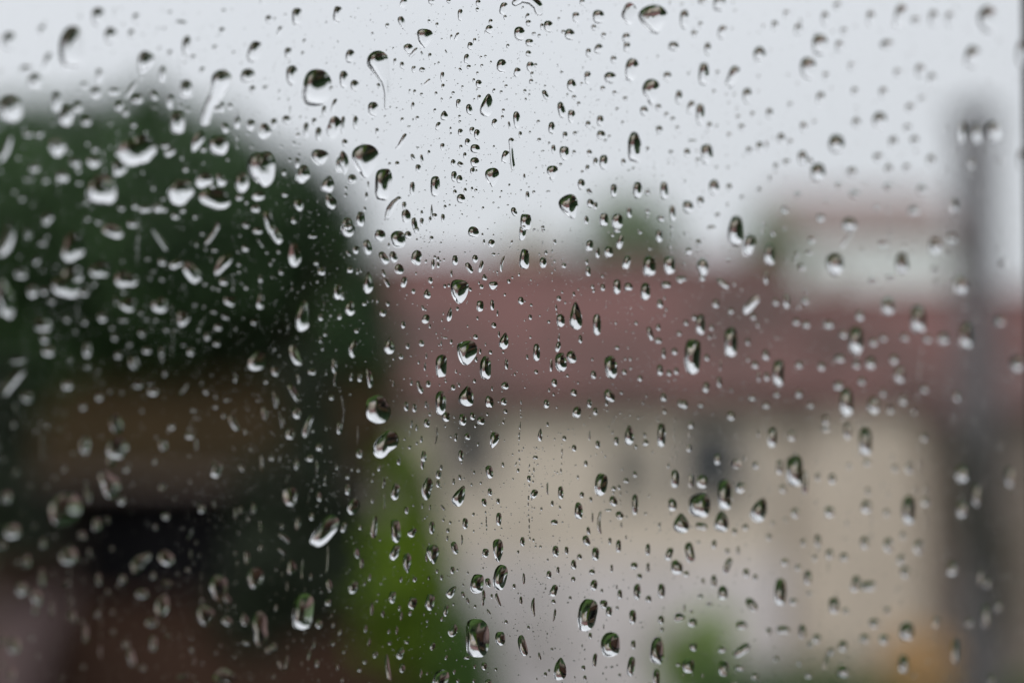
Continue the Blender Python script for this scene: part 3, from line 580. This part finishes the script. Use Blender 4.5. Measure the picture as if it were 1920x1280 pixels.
455,40,22,95,b,5;670,20,28,55;1080,28,30,36,o,20;1365,55,22,35;903,62,16,28;975,58,10,28,b,25;827,102,40,74,o,-10;543,117,28,50,o,10;540,168,22,40;662,132,20,30;628,155,14,35;742,103,12,20;1048,140,22,38;237,165,18,55;210,80,20,35;320,45,22,35;35,130,24,26;35,200,30,60;303,212,45,92,o,10;475,195,75,122,i,0;660,235,62,120,t,25;830,215,26,42;798,272,28,44,o,-12;876,265,20,32;778,163,14,16;727,172,12,18;1150,195,14,75,b;1225,218,30,75;1075,225,36,54,o,28;1122,185,12,12;1178,278,18,34;1117,308,14,20;1450,172,68,125,o,8;1343,230,26,34;1520,195,28,28;1550,188,22,28;1590,150,30,30;1640,115,25,35;1518,265,42,60,o,-20;1325,318,45,94;1640,285,36,112;1862,140,45,98;1848,285,50,70;1555,350,55,55,i;1438,385,26,122,b;1402,355,14,60,b;1490,315,40,15;60,295,75,88,i;240,270,12,95,b;175,260,18,30;365,315,24,40;403,288,12,14;567,300,16,38,b,-35;495,300,10,30;452,290,10,30;185,410,48,118,i;305,430,54,130,o,-4;398,440,50,50,i;505,412,30,70;595,428,20,26;592,472,12,30;675,480,12,60,b;692,390,30,64;880,365,30,74;740,432,10,16;858,423,8,10;1190,383,38,32;1235,382,14,12;1380,430,22,45,o,-10;1368,485,38,60,o,-22;1183,460,10,12;1012,490,26,52;1073,482,14,20;1112,518,16,16;1085,517,12,14;12,410,28,60,o,15;105,410,20,30;300,550,45,90,o,22;85,555,28,60,o,-15;185,550,10,15;115,610,30,60,i;512,560,65,108,p,-8;475,580,16,50,b,-8;368,610,45,110,p,0;633,525,36,72,o,-18;805,555,38,52,o,12;875,540,55,132,p,-3;1197,545,35,64;1258,540,22,45;1420,560,42,72;1548,515,30,70;1500,487,20,40;1330,575,28,32;1297,618,30,54;1590,468,14,30;1712,535,28,66;1830,560,40,72,o,20;1712,635,22,55;1635,625,40,40;1880,630,80,88,i;1665,685,30,35;1510,640,18,45;1400,660,35,30;1210,650,18,40;158,690,20,40;410,700,24,30;535,655,14,25;560,690,18,30;620,650,24,40;648,648,12,14;706,664,12,16;1020,697,18,66,b;1160,675,28,46;1090,700,8,10;1295,700,25,30;65,745,50,85,i,50;285,800,38,66,o,10;758,725,72,110,o,8;820,720,30,54,o,-12;887,690,75,140,o,13;965,740,18,30;1190,765,52,62,i;1410,733,42,60,o,12;1652,770,40,88;1788,765,40,82;1555,785,28,55;1538,745,14,30;1455,765,18,25;1715,810,35,40;395,825,58,80,i;496,828,50,92,o,8;615,770,38,80,t,35;680,785,18,35,o,-20;706,820,16,36,o,-20;796,805,22,92,b,3;840,795,14,25;875,815,22,78,b,-20;1003,818,18,46;1070,855,26,100,b;1185,825,24,28;1278,805,18,24;1192,900,18,72,b,8;822,882,16,36,b,-28;585,875,26,66,o,10;170,870,28,70,i;230,890,24,50,i;325,860,16,35;335,905,18,50;462,895,10,15;627,840,12,16;560,920,14,30;1375,900,105,178,o,10;1465,840,45,50;1495,880,35,60;1540,860,20,25;1627,910,40,80;1785,925,35,50;1885,915,60,50,i;1670,940,20,15;1790,980,25,30;630,990,58,75,i;760,1028,136,210,o,0;888,1030,56,80,o,-6;1012,1070,46,118,o,-15;920,938,20,22;983,988,10,12;1503,1064,108,138,o;1630,1065,28,50;1762,1098,72,152,o,3;1102,1018,8,10;1150,1005,10,16;1345,1072,12,20;1390,1015,22,35;1465,965,12,30;135,975,20,45;155,1050,20,45;190,1120,28,38,o,20;265,990,16,30;310,985,16,50;270,1055,24,24;365,1050,30,20;510,1070,32,50,i;585,1135,16,28;700,1135,36,26;330,1115,36,65,o,20;258,1195,30,155,b,-8;340,1195,30,50;100,1205,25,25;130,1160,25,25;15,1105,20,20;745,1185,14,30;798,1185,32,44;630,1215,14,30;480,1225,10,20;1222,1200,66,130,t,4;1107,1130,18,46,b,-12;1415,1150,26,76,o,6;1352,1195,24,30;1300,1155,15,12;1478,1192,16,16;1510,1190,20,18;1540,1180,14,18;1618,1185,42,110,o,8;1758,1245,40,90;1140,1230,20,25;1160,1210,14,20;1360,1250,22,30;1880,1175,30,25;1820,1145,20,15;555,1262,85,120,o,15;820,1275,40,35;990,1235,10,10;445,1225,16,50;650,1265,20,25;740,1265,16,25
I
625,95,98,170,o;235,230,82,168,o,-2;95,290,122,135,o;218,378,76,115,t;430,312,80,140,t,22;-8,388,82,110,t;45,150,30,75;110,155,60,75;195,30,40,60;540,75,40,80;755,130,35,45;835,140,45,60;1265,80,50,60;1185,80,40,50;1030,50,45,45;930,65,35,35;685,160,40,130;1825,130,55,105;1560,110,75,100;1555,310,65,90;325,190,50,60,o,20;300,50,60,60,i;410,65,40,40;560,195,40,50;1035,210,35,50;1640,230,50,120;630,330,45,60;820,325,60,60;1025,295,60,75;1260,315,75,155;1140,330,40,50;1355,270,50,50;105,405,70,40,o,10;350,410,35,40;290,435,30,40;480,465,35,40;40,550,52,112,o,-10;90,495,25,25;175,505,30,50,o,10;250,545,30,35;310,540,25,50;250,625,38,95,o,22;355,665,40,50;405,690,30,40;20,670,35,35;175,710,35,70;570,605,45,40;645,635,35,40;675,495,35,45;755,485,40,70;820,560,45,60;812,620,24,110,b;900,575,50,50;740,580,35,40;1015,495,50,70;1150,510,60,80;1315,520,60,80;1230,455,40,50;1220,590,50,60;1240,660,55,70;225,775,58,78,o;385,840,50,85,o,-40;545,770,66,150;115,710,25,35;150,840,35,30;100,795,35,30;700,690,45,80;710,780,40,30;620,825,50,40;965,725,50,95,o,15;1035,738,92,58,o;1505,640,60,80;845,845,60,90;910,875,40,40;1145,875,45,45;1660,690,40,90;1700,720,45,60;55,940,50,52;10,860,20,40;50,880,25,25;330,955,60,52;480,990,35,45;560,982,78,48,o;670,990,45,78;330,1095,50,110,o,55;60,1075,45,50;220,1090,45,40;30,1180,72,82;230,1195,55,92;320,1190,60,45;405,1235,40,50;655,1165,35,40;750,1030,50,55;715,1060,40,40;895,1070,55,65;1015,1030,60,55;1125,1035,60,60;1070,945,65,55;1250,990,82,105;1415,940,45,60;520,1140,35,40;830,1100,50,50;800,1160,32,115,o,10;705,1230,45,50;895,1210,72,72;1235,1170,60,100;290,1278,50,40;1690,900,50,130;1720,1260,50,60;1520,1100,50,130;1760,850,45,60;1600,940,50,50
"""
TILE = dict(A=(0, 0), B=(640, 0), C=(1280, 0), D=(0, 430), E=(640, 430), F=(1280, 430), G=(0, 850), H=(640, 850), I=(1280, 850))
drops = []                             # px, py, w, h, kind, lean
ox = oy = 0
for line in RAW.split('\n'):
    line = line.strip()
    if not line:
        continue
    if line in TILE:
        ox, oy = TILE[line]
        continue
    for e in line.split(';'):
        q = e.split(',')
        if len(q) < 4:
            continue
        x, y, w, h = (float(t) / 2.977 for t in q[:4])
        kd = q[4] if len(q) > 4 else 'o'
        an = float(q[5]) if len(q) > 5 else 0.0
        c = (0.78 if ox + x < 860 else 0.5) * 21 * abs(ox + x - 860) / 880        # the list was read off a blurred picture
        w = max(0.34 * w, math.sqrt(max(0, w * w - c * c)))
        h = max(0.34 * h, math.sqrt(max(0, h * h - c * c)))
        if kd == 'o' and ox + x < 560 and oy + y > 240 and w > 9 and rng.random() < 0.5:
            kd = 'i'
        drops.append([ox + x, oy + y, w, h, kd, an])
kept = []
for d in drops:
    if all(math.hypot(d[0] - k[0], d[1] - k[1]) > 0.3 * max(min(k[2], k[3]), min(d[2], d[3])) + 1 for k in kept):
        kept.append(d)
drops = kept

def outline(w, h, kd, an, n, r):
    """image-space outline points (dx right, dy down) round the centre"""
    amp = dict(o=0.05, t=0.05, p=0.06, i=0.21, b=0.09)[kd]
    ph = [r.uniform(0, 2 * math.pi) for _ in range(5)]
    am = [amp * r.uniform(0.3, 1) / (k ** 0.6) for k in range(1, 6)]
    tp = r.uniform(-0.12, 0.12)
    if kd == 't': tp = -0.40
    if kd == 'p': tp = 0.38
    if kd == 'b': w *= 0.85
    bend = r.uniform(-1, 1) * (0.22 if kd == 'b' else 0.06)
    ca, sa = math.cos(R(an)), math.sin(R(an))
    pts = []
    lob = None
    if kd == 'i':                              # merged drops: a softened union of discs
        dl = [(0, 0, 0.62)] + [(q * math.cos(a), q * math.sin(a), r.uniform(q + 0.08, 0.72)) for q, a in
                               [(r.uniform(0.30, 0.55), r.uniform(0, 6.28)) for _ in range(3)]]
        lob = []
        for i in range(n):
            c, s = math.cos(2 * math.pi * i / n), math.sin(2 * math.pi * i / n)
            lob.append(max(cx * c + cz * s + math.sqrt(max(0, q * q - (cx * s - cz * c) ** 2)) for cx, cz, q in dl))
        for _ in range(max(1, n // 22)):
            lob = [(lob[i - 1] + 2 * lob[i] + lob[(i + 1) % n]) / 4 for i in range(n)]
    ex = (0.70 if h > 1.5 * w or w > 1.5 * h else 0.84) if kd == 'o' else 0.78 if kd == 'b' else 0.92
    for i in range(n):
        th = 2 * math.pi * i / n
        c, s = math.cos(th), math.sin(th)
        f = 1 + sum(am[k] * math.cos((k + 1) * th + ph[k]) for k in range(1, 5))
        if lob:
            f = lob[i] * 1.02
            x, z = c * f, s * f
        else:
            x = math.copysign(abs(c) ** ex, c) * f * (1 + tp * s)
            z = math.copysign(abs(s) ** ex, s) * f
        if kd in 'tp':                         # sharpen the narrow end
            if (kd == 't' and z > 0) or (kd == 'p' and z < 0):
                x *= max(0.3, 1 - 0.12 * abs(z) ** 2)
        x, z = x * w / 2, z * h / 2
        x += bend * (z / (h / 2)) ** 2 * h * 0.35
        X = x * ca + z * sa
        Z = -x * sa + z * ca
        pts.append((X, -Z))
    return pts

def dome(px, py, w, h, kd, an, r, nr=5, nt=20, kk=None):
    """closed water lens: vertices in the pane's frame relative to the drop's base point"""
    a0, z0 = glass(px, py)
    rim = []
    for (dx, dy) in outline(w, h, kd, an, nt, r):
        a, z = glass(px + dx, py + dy)
        rim.append((a - a0, z - z0))
    rim = np.array(rim)
    rad = np.hypot(rim[:, 0], rim[:, 1])
    rmin, rmean = rad.min(), rad.mean()
    reff = min(rmean, rmin * 1.35)
    k = r.uniform(0.34, 0.48)
    if kd == 'i':
        k *= 0.78
    if py < 400:
        k *= 1.1
    elif px > 1250 and py > 780 and w * h < 700:
        k *= 0.66
    elif px < 560 and py > 240:
        k *= 0.72
    H = k * reff
    al = 2 * math.atan(k)                     # contact angle of the cap
    Rs = 1 / math.sin(al)
    base = Rs * math.cos(al)
    sag = r.uniform(0.1, 0.3)
    skew = r.uniform(-0.06, 0.06)
    verts = [(0, H + OFF, 0)]
    hh = Rs - base
    c0 = np.array([skew * rmean, -sag * 0.4 * rmean])
    verts[0] = (c0[0], H + OFF, c0[1])
    wob, wp = (0.10 if kd == 'i' else 0.04), r.uniform(0, 6.28)
    for i in range(1, nr + 1):
        rho = math.sin(i / nr * math.pi / 2) if nr > 3 else i / nr
        prof = (math.sqrt(max(0, Rs * Rs - rho * rho)) - base) / hh
        for j in range(nt):
            x = c0[0] * (1 - rho) + rim[j, 0] * rho
            z = c0[1] * (1 - rho) + rim[j, 1] * rho
            verts.append((x, H * prof * (1 + wob * rho * math.sin(2 * math.pi * j / nt * 2 + wp)) + OFF, z))
    faces = []
    for j in range(nt):
        j2 = (j + 1) % nt
        faces.append((0, 1 + j, 1 + j2))
        for i in range(nr - 1):
            b0, b1 = 1 + i * nt, 1 + (i + 1) * nt
            faces.append((b0 + j, b1 + j, b1 + j2, b0 + j2))
    nb = len(verts)
    for j in range(nt):
        verts.append((rim[j, 0], OFF, rim[j, 1]))
    faces.append(tuple(nb + j for j in range(nt)))
    return (a0, z0), verts, orient(verts, faces, nb)

def sweep(path, r, k=0.62):
    """drop with a tail: px, py, radius(px) along its middle line"""
    P_ = np.array(path, float)
    ts = np.linspace(0, len(P_) - 1, 36)
    C = np.stack([np.interp(ts, range(len(P_)), P_[:, i]) for i in range(3)], 1)
    for _ in range(2):                         # smooth the joints
        C[1:-1] = (C[:-2] + 2 * C[1:-1] + C[2:]) / 4
    st = []
    d0 = C[0, :2] - C[1, :2]; d0 /= np.linalg.norm(d0)
    d1 = C[-1, :2] - C[-2, :2]; d1 /= np.linalg.norm(d1)
    for q in (0.995, 0.92, 0.8, 0.6, 0.3):
        st.append((C[0, 0] + d0[0] * C[0, 2] * q, C[0, 1] + d0[1] * C[0, 2] * q, C[0, 2] * math.sqrt(1 - q * q)))
    st += [tuple(c) for c in C]
    for q in (0.3, 0.6, 0.8, 0.92, 0.995):
        st.append((C[-1, 0] + d1[0] * C[-1, 2] * q, C[-1, 1] + d1[1] * C[-1, 2] * q, C[-1, 2] * math.sqrt(1 - q * q)))
    st = np.array(st)
    m = (P_[0, 0], P_[0, 1])
    a0, z0 = glass(*m)
    ac, zc = glass(m[0] + 1, m[1]); scale = math.sqrt(abs(ac - a0) * abs(glass(m[0], m[1] + 1)[1] - z0))
    tan = np.gradient(st[:, :2], axis=0)
    tan /= np.linalg.norm(tan, axis=1)[:, None]
    NJ = 13
    verts, faces = [], []
    for i, (x, y, rr) in enumerate(st):
        nx, ny = -tan[i, 1], tan[i, 0]
        for j in range(NJ):
            s = math.sin((j / (NJ - 1) - 0.5) * math.pi)
            a, z = glass(x + nx * rr * s, y + ny * rr * s)
            verts.append((a - a0, k * rr * scale * (1 - s * s) ** 0.8 + OFF, z - z0))
    for i in range(len(st) - 1):
        for j in range(NJ - 1):
            faces.append((i * NJ + j, (i + 1) * NJ + j, (i + 1) * NJ + j + 1, i * NJ + j + 1))
    nb = len(verts)
    verts += [(v[0], OFF, v[2]) for v in verts]
    for i in range(len(st) - 1):
        faces.append((nb + i * NJ, nb + i * NJ + NJ - 1, nb + (i + 1) * NJ + NJ - 1, nb + (i + 1) * NJ))
    return (a0, z0), verts, orient(verts, faces, nb)

def orient(verts, faces, nb):
    """the dome faces outward, the flat base towards the glass"""
    out = []
    for f in faces:
        ar = 0.0
        for i in range(len(f)):
            p, q = verts[f[i]], verts[f[(i + 1) % len(f)]]
            ar += p[0] * q[2] - q[0] * p[2]      # > 0: normal points to -y
        flip = (ar > 0) if f[0] < nb else (ar < 0)
        out.append(tuple(reversed(f)) if flip else f)
    return out

def water_mesh(name, verts, faces):
    me = bpy.data.meshes.new(name)
    me.from_pydata(verts, [], faces)
    me.polygons.foreach_set('use_smooth', [len(f) < 5 for f in faces])
    me.update()
    me.materials.append(M['water'])
    return me

# landmarks: pixel place, handle, label
LM = [
 ((594, 165), 'the fat drop with V-shaped shadow', 'fat round raindrop with a V-shaped dark top, above the dark tree edge'),
 ((134, 89), 'the dark-headed blurred drop', 'blurred large raindrop with a dark square head, high in the left sky'),
 ((264, 286), 'the white boomerang drop', 'raindrop lit like a white boomerang on the dark tree'),
 ((190, 356), 'the smiling crescent drop', 'large raindrop lit as a smiling white crescent on the dark tree'),
 ((410, 378), 'the wavy white bar drop', 'wide raindrop lit as a wavy white bar on the dark tree'),
 ((492, 312), 'the U-lit drop', 'large raindrop with a U-shaped white rim under a black cap'),
 ((685, 302), 'the fan-shaped drop', 'fan-shaped raindrop with pointed white foot, beside the tree edge'),
 ((719, 346), 'the tall tree-edge oval', 'tall oval half-dark raindrop just under the fan-shaped drop'),
 ((1226, 37), 'the big drop at the top', 'big pick-shaped raindrop in the sky close to the top edge'),
 ((914, 197), 'the teardrop alone in mid sky', 'leaning teardrop with dark tip in the open middle sky'),
 ((1190, 277), 'the brown-topped oval', 'tall oval raindrop with brown upper half, alone in the sky'),
 ((1068, 388), 'the slanting pick-shaped drop', 'slanting pick-shaped raindrop low in the sky above the roof'),
 ((1537, 84), 'the upper dark-ringed drop', 'upper of two blurred dark-topped raindrops in the right sky'),
 ((1851, 37), 'the corner drop', 'blurred dark-ringed raindrop near the upper right corner'),
 ((1569, 270), 'the lone blurred sky drop', 'lone blurred raindrop with dark arc in the right sky'),
 ((1649, 222), 'the faint arc drop', 'faint blurred raindrop with dark arc, upper of two in the right sky'),
 ((862, 547), 'the faceted drop', 'large faceted raindrop with white pointed foot on the red roof'),
 ((875, 662), 'the shield-shaped drop', 'large shield-shaped raindrop low on the red roof'),
 ((1080, 592), 'the flame-shaped drop', 'tall flame-shaped raindrop in the middle of the red roof'),
 ((709, 759), 'the boat-shaped drop', 'large raindrop lit like a white boat where tree and wall meet'),
 ((722, 831), 'the folded drop', 'lumpy olive raindrop with white left edge under the boat-shaped drop'),
 ((1146, 688), 'the leaning capsule drop', 'dark capsule-shaped raindrop at the lower edge of the red roof'),
 ((129, 527), 'the broad crescent drop', 'large raindrop lit as a broad white crescent at the left'),
 ((136, 465), 'the V-lit drop', 'lumpy blurred raindrop lit as a white V above the broad crescent'),
 ((12, 563), 'the left edge drop', 'large blurred raindrop cut by the left edge of the photo'),
 ((480, 675), 'the tick-shaped drop', 'raindrop lit like a white tick on the dark tree'),
 ((220, 793), 'the egg drop on the barn roof', 'egg-shaped blurred raindrop on the olive barn roof'),
 ((1298, 668), 'the bright-footed roof drop', 'blurred raindrop with beige middle and bright foot on the red roof'),
 ((1606, 638), 'the blurred right roof drop', 'tall blurred raindrop with a white foot on the right of the roof'),
 ((1587, 752), 'the drop at the eaves', 'blurred raindrop with dark left side just under the right eaves'),
 ((1379, 433), 'the twin-topped drop', 'dark blurred raindrop above the start of the lower roof'),
 ((123, 949), 'the glowing oval', 'big glowing oval raindrop on the dark barn wall'),
 ((568, 1146), 'the green-edged oval', 'big oval raindrop with a green left edge, low on the dark left'),
 ((489, 1177), 'the lowest ringed drop', 'ringed oval raindrop low on the dark brown outbuilding roof'),
 ((609, 996), 'the big slanting drop', 'big slanting raindrop with a bright lower end left of the green tree'),
 ((895, 1195), 'the biggest round drop', 'biggest raindrop, round with a dark green top, near the bottom middle'),
 ((1102, 1152), 'the leaning egg', 'large leaning egg-shaped raindrop with dark green top and white foot'),
 ((1145, 1207), 'the round green-capped drop', 'round raindrop with dark green cap below the leaning egg'),
 ((1232, 1219), 'the tall green-capped drop', 'tall raindrop with dark green cap near the bottom of the wall'),
 ((800, 915), 'the grey drop on the green', 'grey bean-shaped raindrop on the bright green young tree'),
 ((1127, 908), 'the upright oval on the wall', 'upright oval raindrop with dark green rim on the beige wall'),
 ((1312, 947), 'the horseshoe drop', 'round raindrop with a dark horseshoe rim on the beige wall'),
 ((1358, 928), 'the bullet drop', 'bullet-shaped raindrop under the dark window of the beige wall'),
 ((1463, 1109), 'the dark bullet drop', 'small dark bullet-shaped raindrop on the right half of the wall'),
 ((1700, 1182), 'the orange-side drop', 'blurred green-topped raindrop above the orange shrub'),
 ((1490, 882), 'the U drop on the wall', 'blurred U-shaped raindrop with white foot on the right of the wall'),
 ((1628, 1098), 'the flat green drop', 'flat green blurred raindrop low on the right of the wall'),
 ((1812, 640), 'the pole drop', 'blurred raindrop with a pale foot on the utility pole'),
 ((1285, 978), 'the tent drop', 'tent-shaped raindrop just below the horseshoe drop'),
]
special = [
 (([(416, 151, 20), (404, 180, 12), (393, 198, 10), (386, 218, 9.5), (384, 228, 9)]), 'keyhole-shaped raindrop with a dark head and white tail above the tree'),
 (([(967, 5, 7), (979, -2, 8), (996, 0, 9.5), (1008, 10, 9.5), (1011, 22, 8)]), 'arch-shaped raindrop cut by the top edge of the photo'),
 (([(709, 116, 21), (716, 134, 15), (724, 154, 8.5), (727, 175, 6.5), (726, 191, 5.5), (725, 201, 4.5)]), 'mushroom-shaped raindrop with a long thin tail in the sky'),
 (([(959, 264, 5.5), (959, 279, 3.7), (960, 296, 3.7), (962, 311, 4.2), (962, 316, 3.5)]), 'thin upright worm-like raindrop in the middle of the sky'),
 (([(748, 373, 5), (739, 381, 6.5), (731, 393, 7.3), (727, 405, 6)]), 'curved bean-shaped raindrop below the tall oval by the tree edge'),
]
drops = [d for d in drops if all(math.hypot(d[0] - s[0][0][0], d[1] - s[0][0][1]) > s[0][0][2] * 0.8 for s in special)]
area = lambda d: d[2] * d[3]
inframe = [d for d in drops if -8 < d[0] < 1915 and -8 < d[1] < 1288]
inframe.sort(key=area, reverse=True)
single = inframe[:300 - len(special)]
rest = inframe[300 - len(special):]

def octant(dx, dy):
    k = int(round(math.degrees(math.atan2(-dy, dx)) / 45)) % 8
    return ['right of', 'up and right of', 'above', 'up and left of', 'left of', 'down and left of', 'below', 'down and right of'][k]

def shape_word(d):
    w, h, kd = d[2], d[3], d[4]
    ar = h / w
    if kd == 't': return 'teardrop-shaped'
    if kd == 'p': return 'wedge-shaped'
    if kd == 'b': return 'streak-like'
    if kd == 'i': return 'lumpy'
    if ar > 2.1: return 'tall narrow'
    if ar > 1.45: return 'upright oval'
    if ar < 0.8: return 'flat wide'
    if ar < 1.15: return 'round'
    return 'oval'

def region(x, y):
    if 1775 < x < 1880 and y > 240: return 'on the utility pole'
    if x > 1880: return 'at the right edge'
    edge = 215 if x < 560 else 215 + (x - 560) * 1.6
    if x < 740 and y > edge:
        if y > 1150: return 'on the dark lower left'
        if y > 890: return 'on the dark barn'
        if y > 720 and x < 560: return 'on the barn roof'
        return 'on the dark tree'
    if y < 480 or (y < 540 and x > 1480): return 'in the sky' if y < 400 else 'just above the roofs'
    if y < 720: return 'on the reddish roof'
    if x < 860: return 'on the bright green' if y > 860 else 'left of the wall'
    return 'on the beige wall'

ORD = ['nearest', 'second', 'third', 'fourth', 'fifth', 'sixth', 'seventh', 'eighth', 'ninth', 'tenth', 'eleventh', 'twelfth']
labels = {}
def trim(t):
    for a, b in ((' in the sky', ''), (' on the dark tree', ''), (' nearest one', ''), (' the dark barn', ' the barn'), (' tall narrow', ' narrow'), (' on the beige wall,', ','), (' on the reddish roof,', ','), (' just above the roofs,', ','), (' on the barn roof,', ','), (' on the utility pole,', ','), (' on the barn,', ','), (' on the dark lower left,', ','), (' on the bright green,', ',')):
        if len(t.split()) > 16:
            t = t.replace(a, b, 1)
    if len(t.split()) > 16: print('LONG', t)
    return t
lm_used = {}
for (pt, handle, lab) in LM:
    best = min(range(len(single)), key=lambda i: math.hypot(single[i][0] - pt[0], single[i][1] - pt[1]))
    if math.hypot(single[best][0] - pt[0], single[best][1] - pt[1]) < 18 and best not in labels:
        labels[best] = lab
        lm_used[best] = handle
buckets = {}
for i, d in enumerate(single):
    if i in labels:
        continue
    j = min(lm_used, key=lambda j: math.hypot(single[j][0] - d[0], single[j][1] - d[1]))
    dx, dy = d[0] - single[j][0], d[1] - single[j][1]
    buckets.setdefault((j, octant(dx, dy)), []).append((math.hypot(dx, dy), i))
for (j, oc), lst in buckets.items():
    lst.sort()
    for k, (_, i) in enumerate(lst):
        d = single[i]
        h = lm_used[j]
        if len(lst) == 1:
            labels[i] = '%s raindrop %s, %s %s' % (shape_word(d), region(d[0], d[1]), oc, h)
        elif k == 0:
            labels[i] = '%s raindrop, the nearest %s %s' % (shape_word(d), oc, h)
        else:
            labels[i] = '%s raindrop, %s nearest %s %s' % (shape_word(d), ORD[min(k, 11)], oc, h)

def place(name, az, me, label):
    o = bpy.data.objects.new(name, me)
    o.matrix_world = PANE_M @ Matrix.Translation((az[0], 0, az[1]))
    COL.objects.link(o)
    return tag(o, label, 'raindrop', 'raindrops on the window pane')

for i, d in enumerate(single):
    r = random.Random(i * 31 + 5)
    big = d[2] * d[3] > 900
    az, v, f = dome(*d, r, nr=11 if big else 7, nt=44 if big else 26)
    place('raindrop', az, water_mesh('raindrop', v, f), trim(labels[i]))
for path, lab in special:
    az, v, f = sweep(path, rng)
    me = water_mesh('raindrop', v, f)
    place('raindrop', az, me, lab)

# the small ones beyond those 300, and the fine spray between them
V, F = [], []
occ = [(d[0], d[1], max(d[2], d[3]) / 2) for d in inframe] + [(p[0], p[1], p[2]) for s in special for p in s[0]]
G = {}
def put(x, y, r0): G.setdefault((int(x // 40), int(y // 40)), []).append((x, y, r0))
for o_ in occ: put(*o_)
def free(x, y, r0):
    gx, gy = int(x // 40), int(y // 40)
    return all(math.hypot(x - q[0], y - q[1]) > (r0 + q[2]) * 0.95 for i in (-1, 0, 1) for j in (-1, 0, 1) for q in G.get((gx + i, gy + j), ()))
extra = []
rr = random.Random(99)
tries = 0
while len(extra) < 3300 and tries < 90000:
    tries += 1
    x, y = rr.uniform(-160, 1912), rr.uniform(-120, 1400)
    if x < 500 and rr.random() < 0.4:
        continue
    s = (1.1 + rr.random() ** 4 * 4.2) * (1 + 0.25 * (1 - min(1, max(0, x / 1920))))
    if not (0 < x < 1912 and 0 < y < 1280):
        s *= 2.0
    ar = rr.uniform(1.0, 1.9)
    if free(x, y, s * ar * 0.6):
        put(x, y, s * ar * 0.6)
        extra.append([x, y, s, s * ar, rr.choice('ooooiibo' if s > 2.2 else 'o'), rr.uniform(-15, 15)])
mist = []
while len(mist) < 5200:
    cx_, cy_, q = rr.uniform(0, 1912), rr.uniform(0, 1290), rr.uniform(15, 90)
    for _ in range(rr.randint(8, 34)):
        x, y = rr.gauss(cx_, q), rr.gauss(cy_, q * 1.2)
        s = rr.uniform(0.7, 2.0) if rr.random() < 0.85 else rr.uniform(1.6, 3.0)
        if -40 < x < 1910 and -40 < y < 1320 and free(x, y, s * 0.7):
            mist.append([x, y, s, s * rr.uniform(1, 1.3), 'o', 0])
for _ in range(34):                            # thin broken runs left by drops that slid down
    x, y, n_ = rr.uniform(20, 1880), rr.uniform(40, 1150), rr.randint(5, 14)
    for k in range(n_):
        x += rr.uniform(-1.4, 1.6); y += rr.uniform(6, 15)
        w_ = rr.uniform(1.8, 4.2)
        if free(x, y, w_ * 0.8):
            put(x, y, w_)
            extra.append([x, y, w_, w_ * rr.uniform(1.2, 3.0), 'b', rr.uniform(-8, 8)])
for i, d in enumerate(rest + extra + mist):
    r = random.Random(i * 17 + 3)
    sm = d[2] < 7
    if d[2] < 2.2 and i >= len(rest) + len(extra):
        az, v, f = dome(*d, r, nr=2, nt=7)
        n = len(V)
        V += [(p[0] + az[0], p[1], p[2] + az[1]) for p in v]
        F += [tuple(q + n for q in t) for t in f]
        continue
    az, v, f = dome(*d, r, nr=3 if sm else 5, nt=10 if sm else 18)
    n = len(V)
    V += [(p[0] + az[0], p[1], p[2] + az[1]) for p in v]
    F += [tuple(q + n for q in t) for t in f]
me = water_mesh('small_raindrops', V, F)
o = bpy.data.objects.new('small_raindrops', me)
o.matrix_world = PANE_M
COL.objects.link(o)
tag(o, 'fine spray of tiny raindrops scattered all over the window pane', 'raindrops', kind='stuff')
print('LABELS', len(labels), len(set(labels.values())))
print('drops', len(inframe), 'rest', len(rest), 'extra', len(extra), 'anchors', len(lm_used))
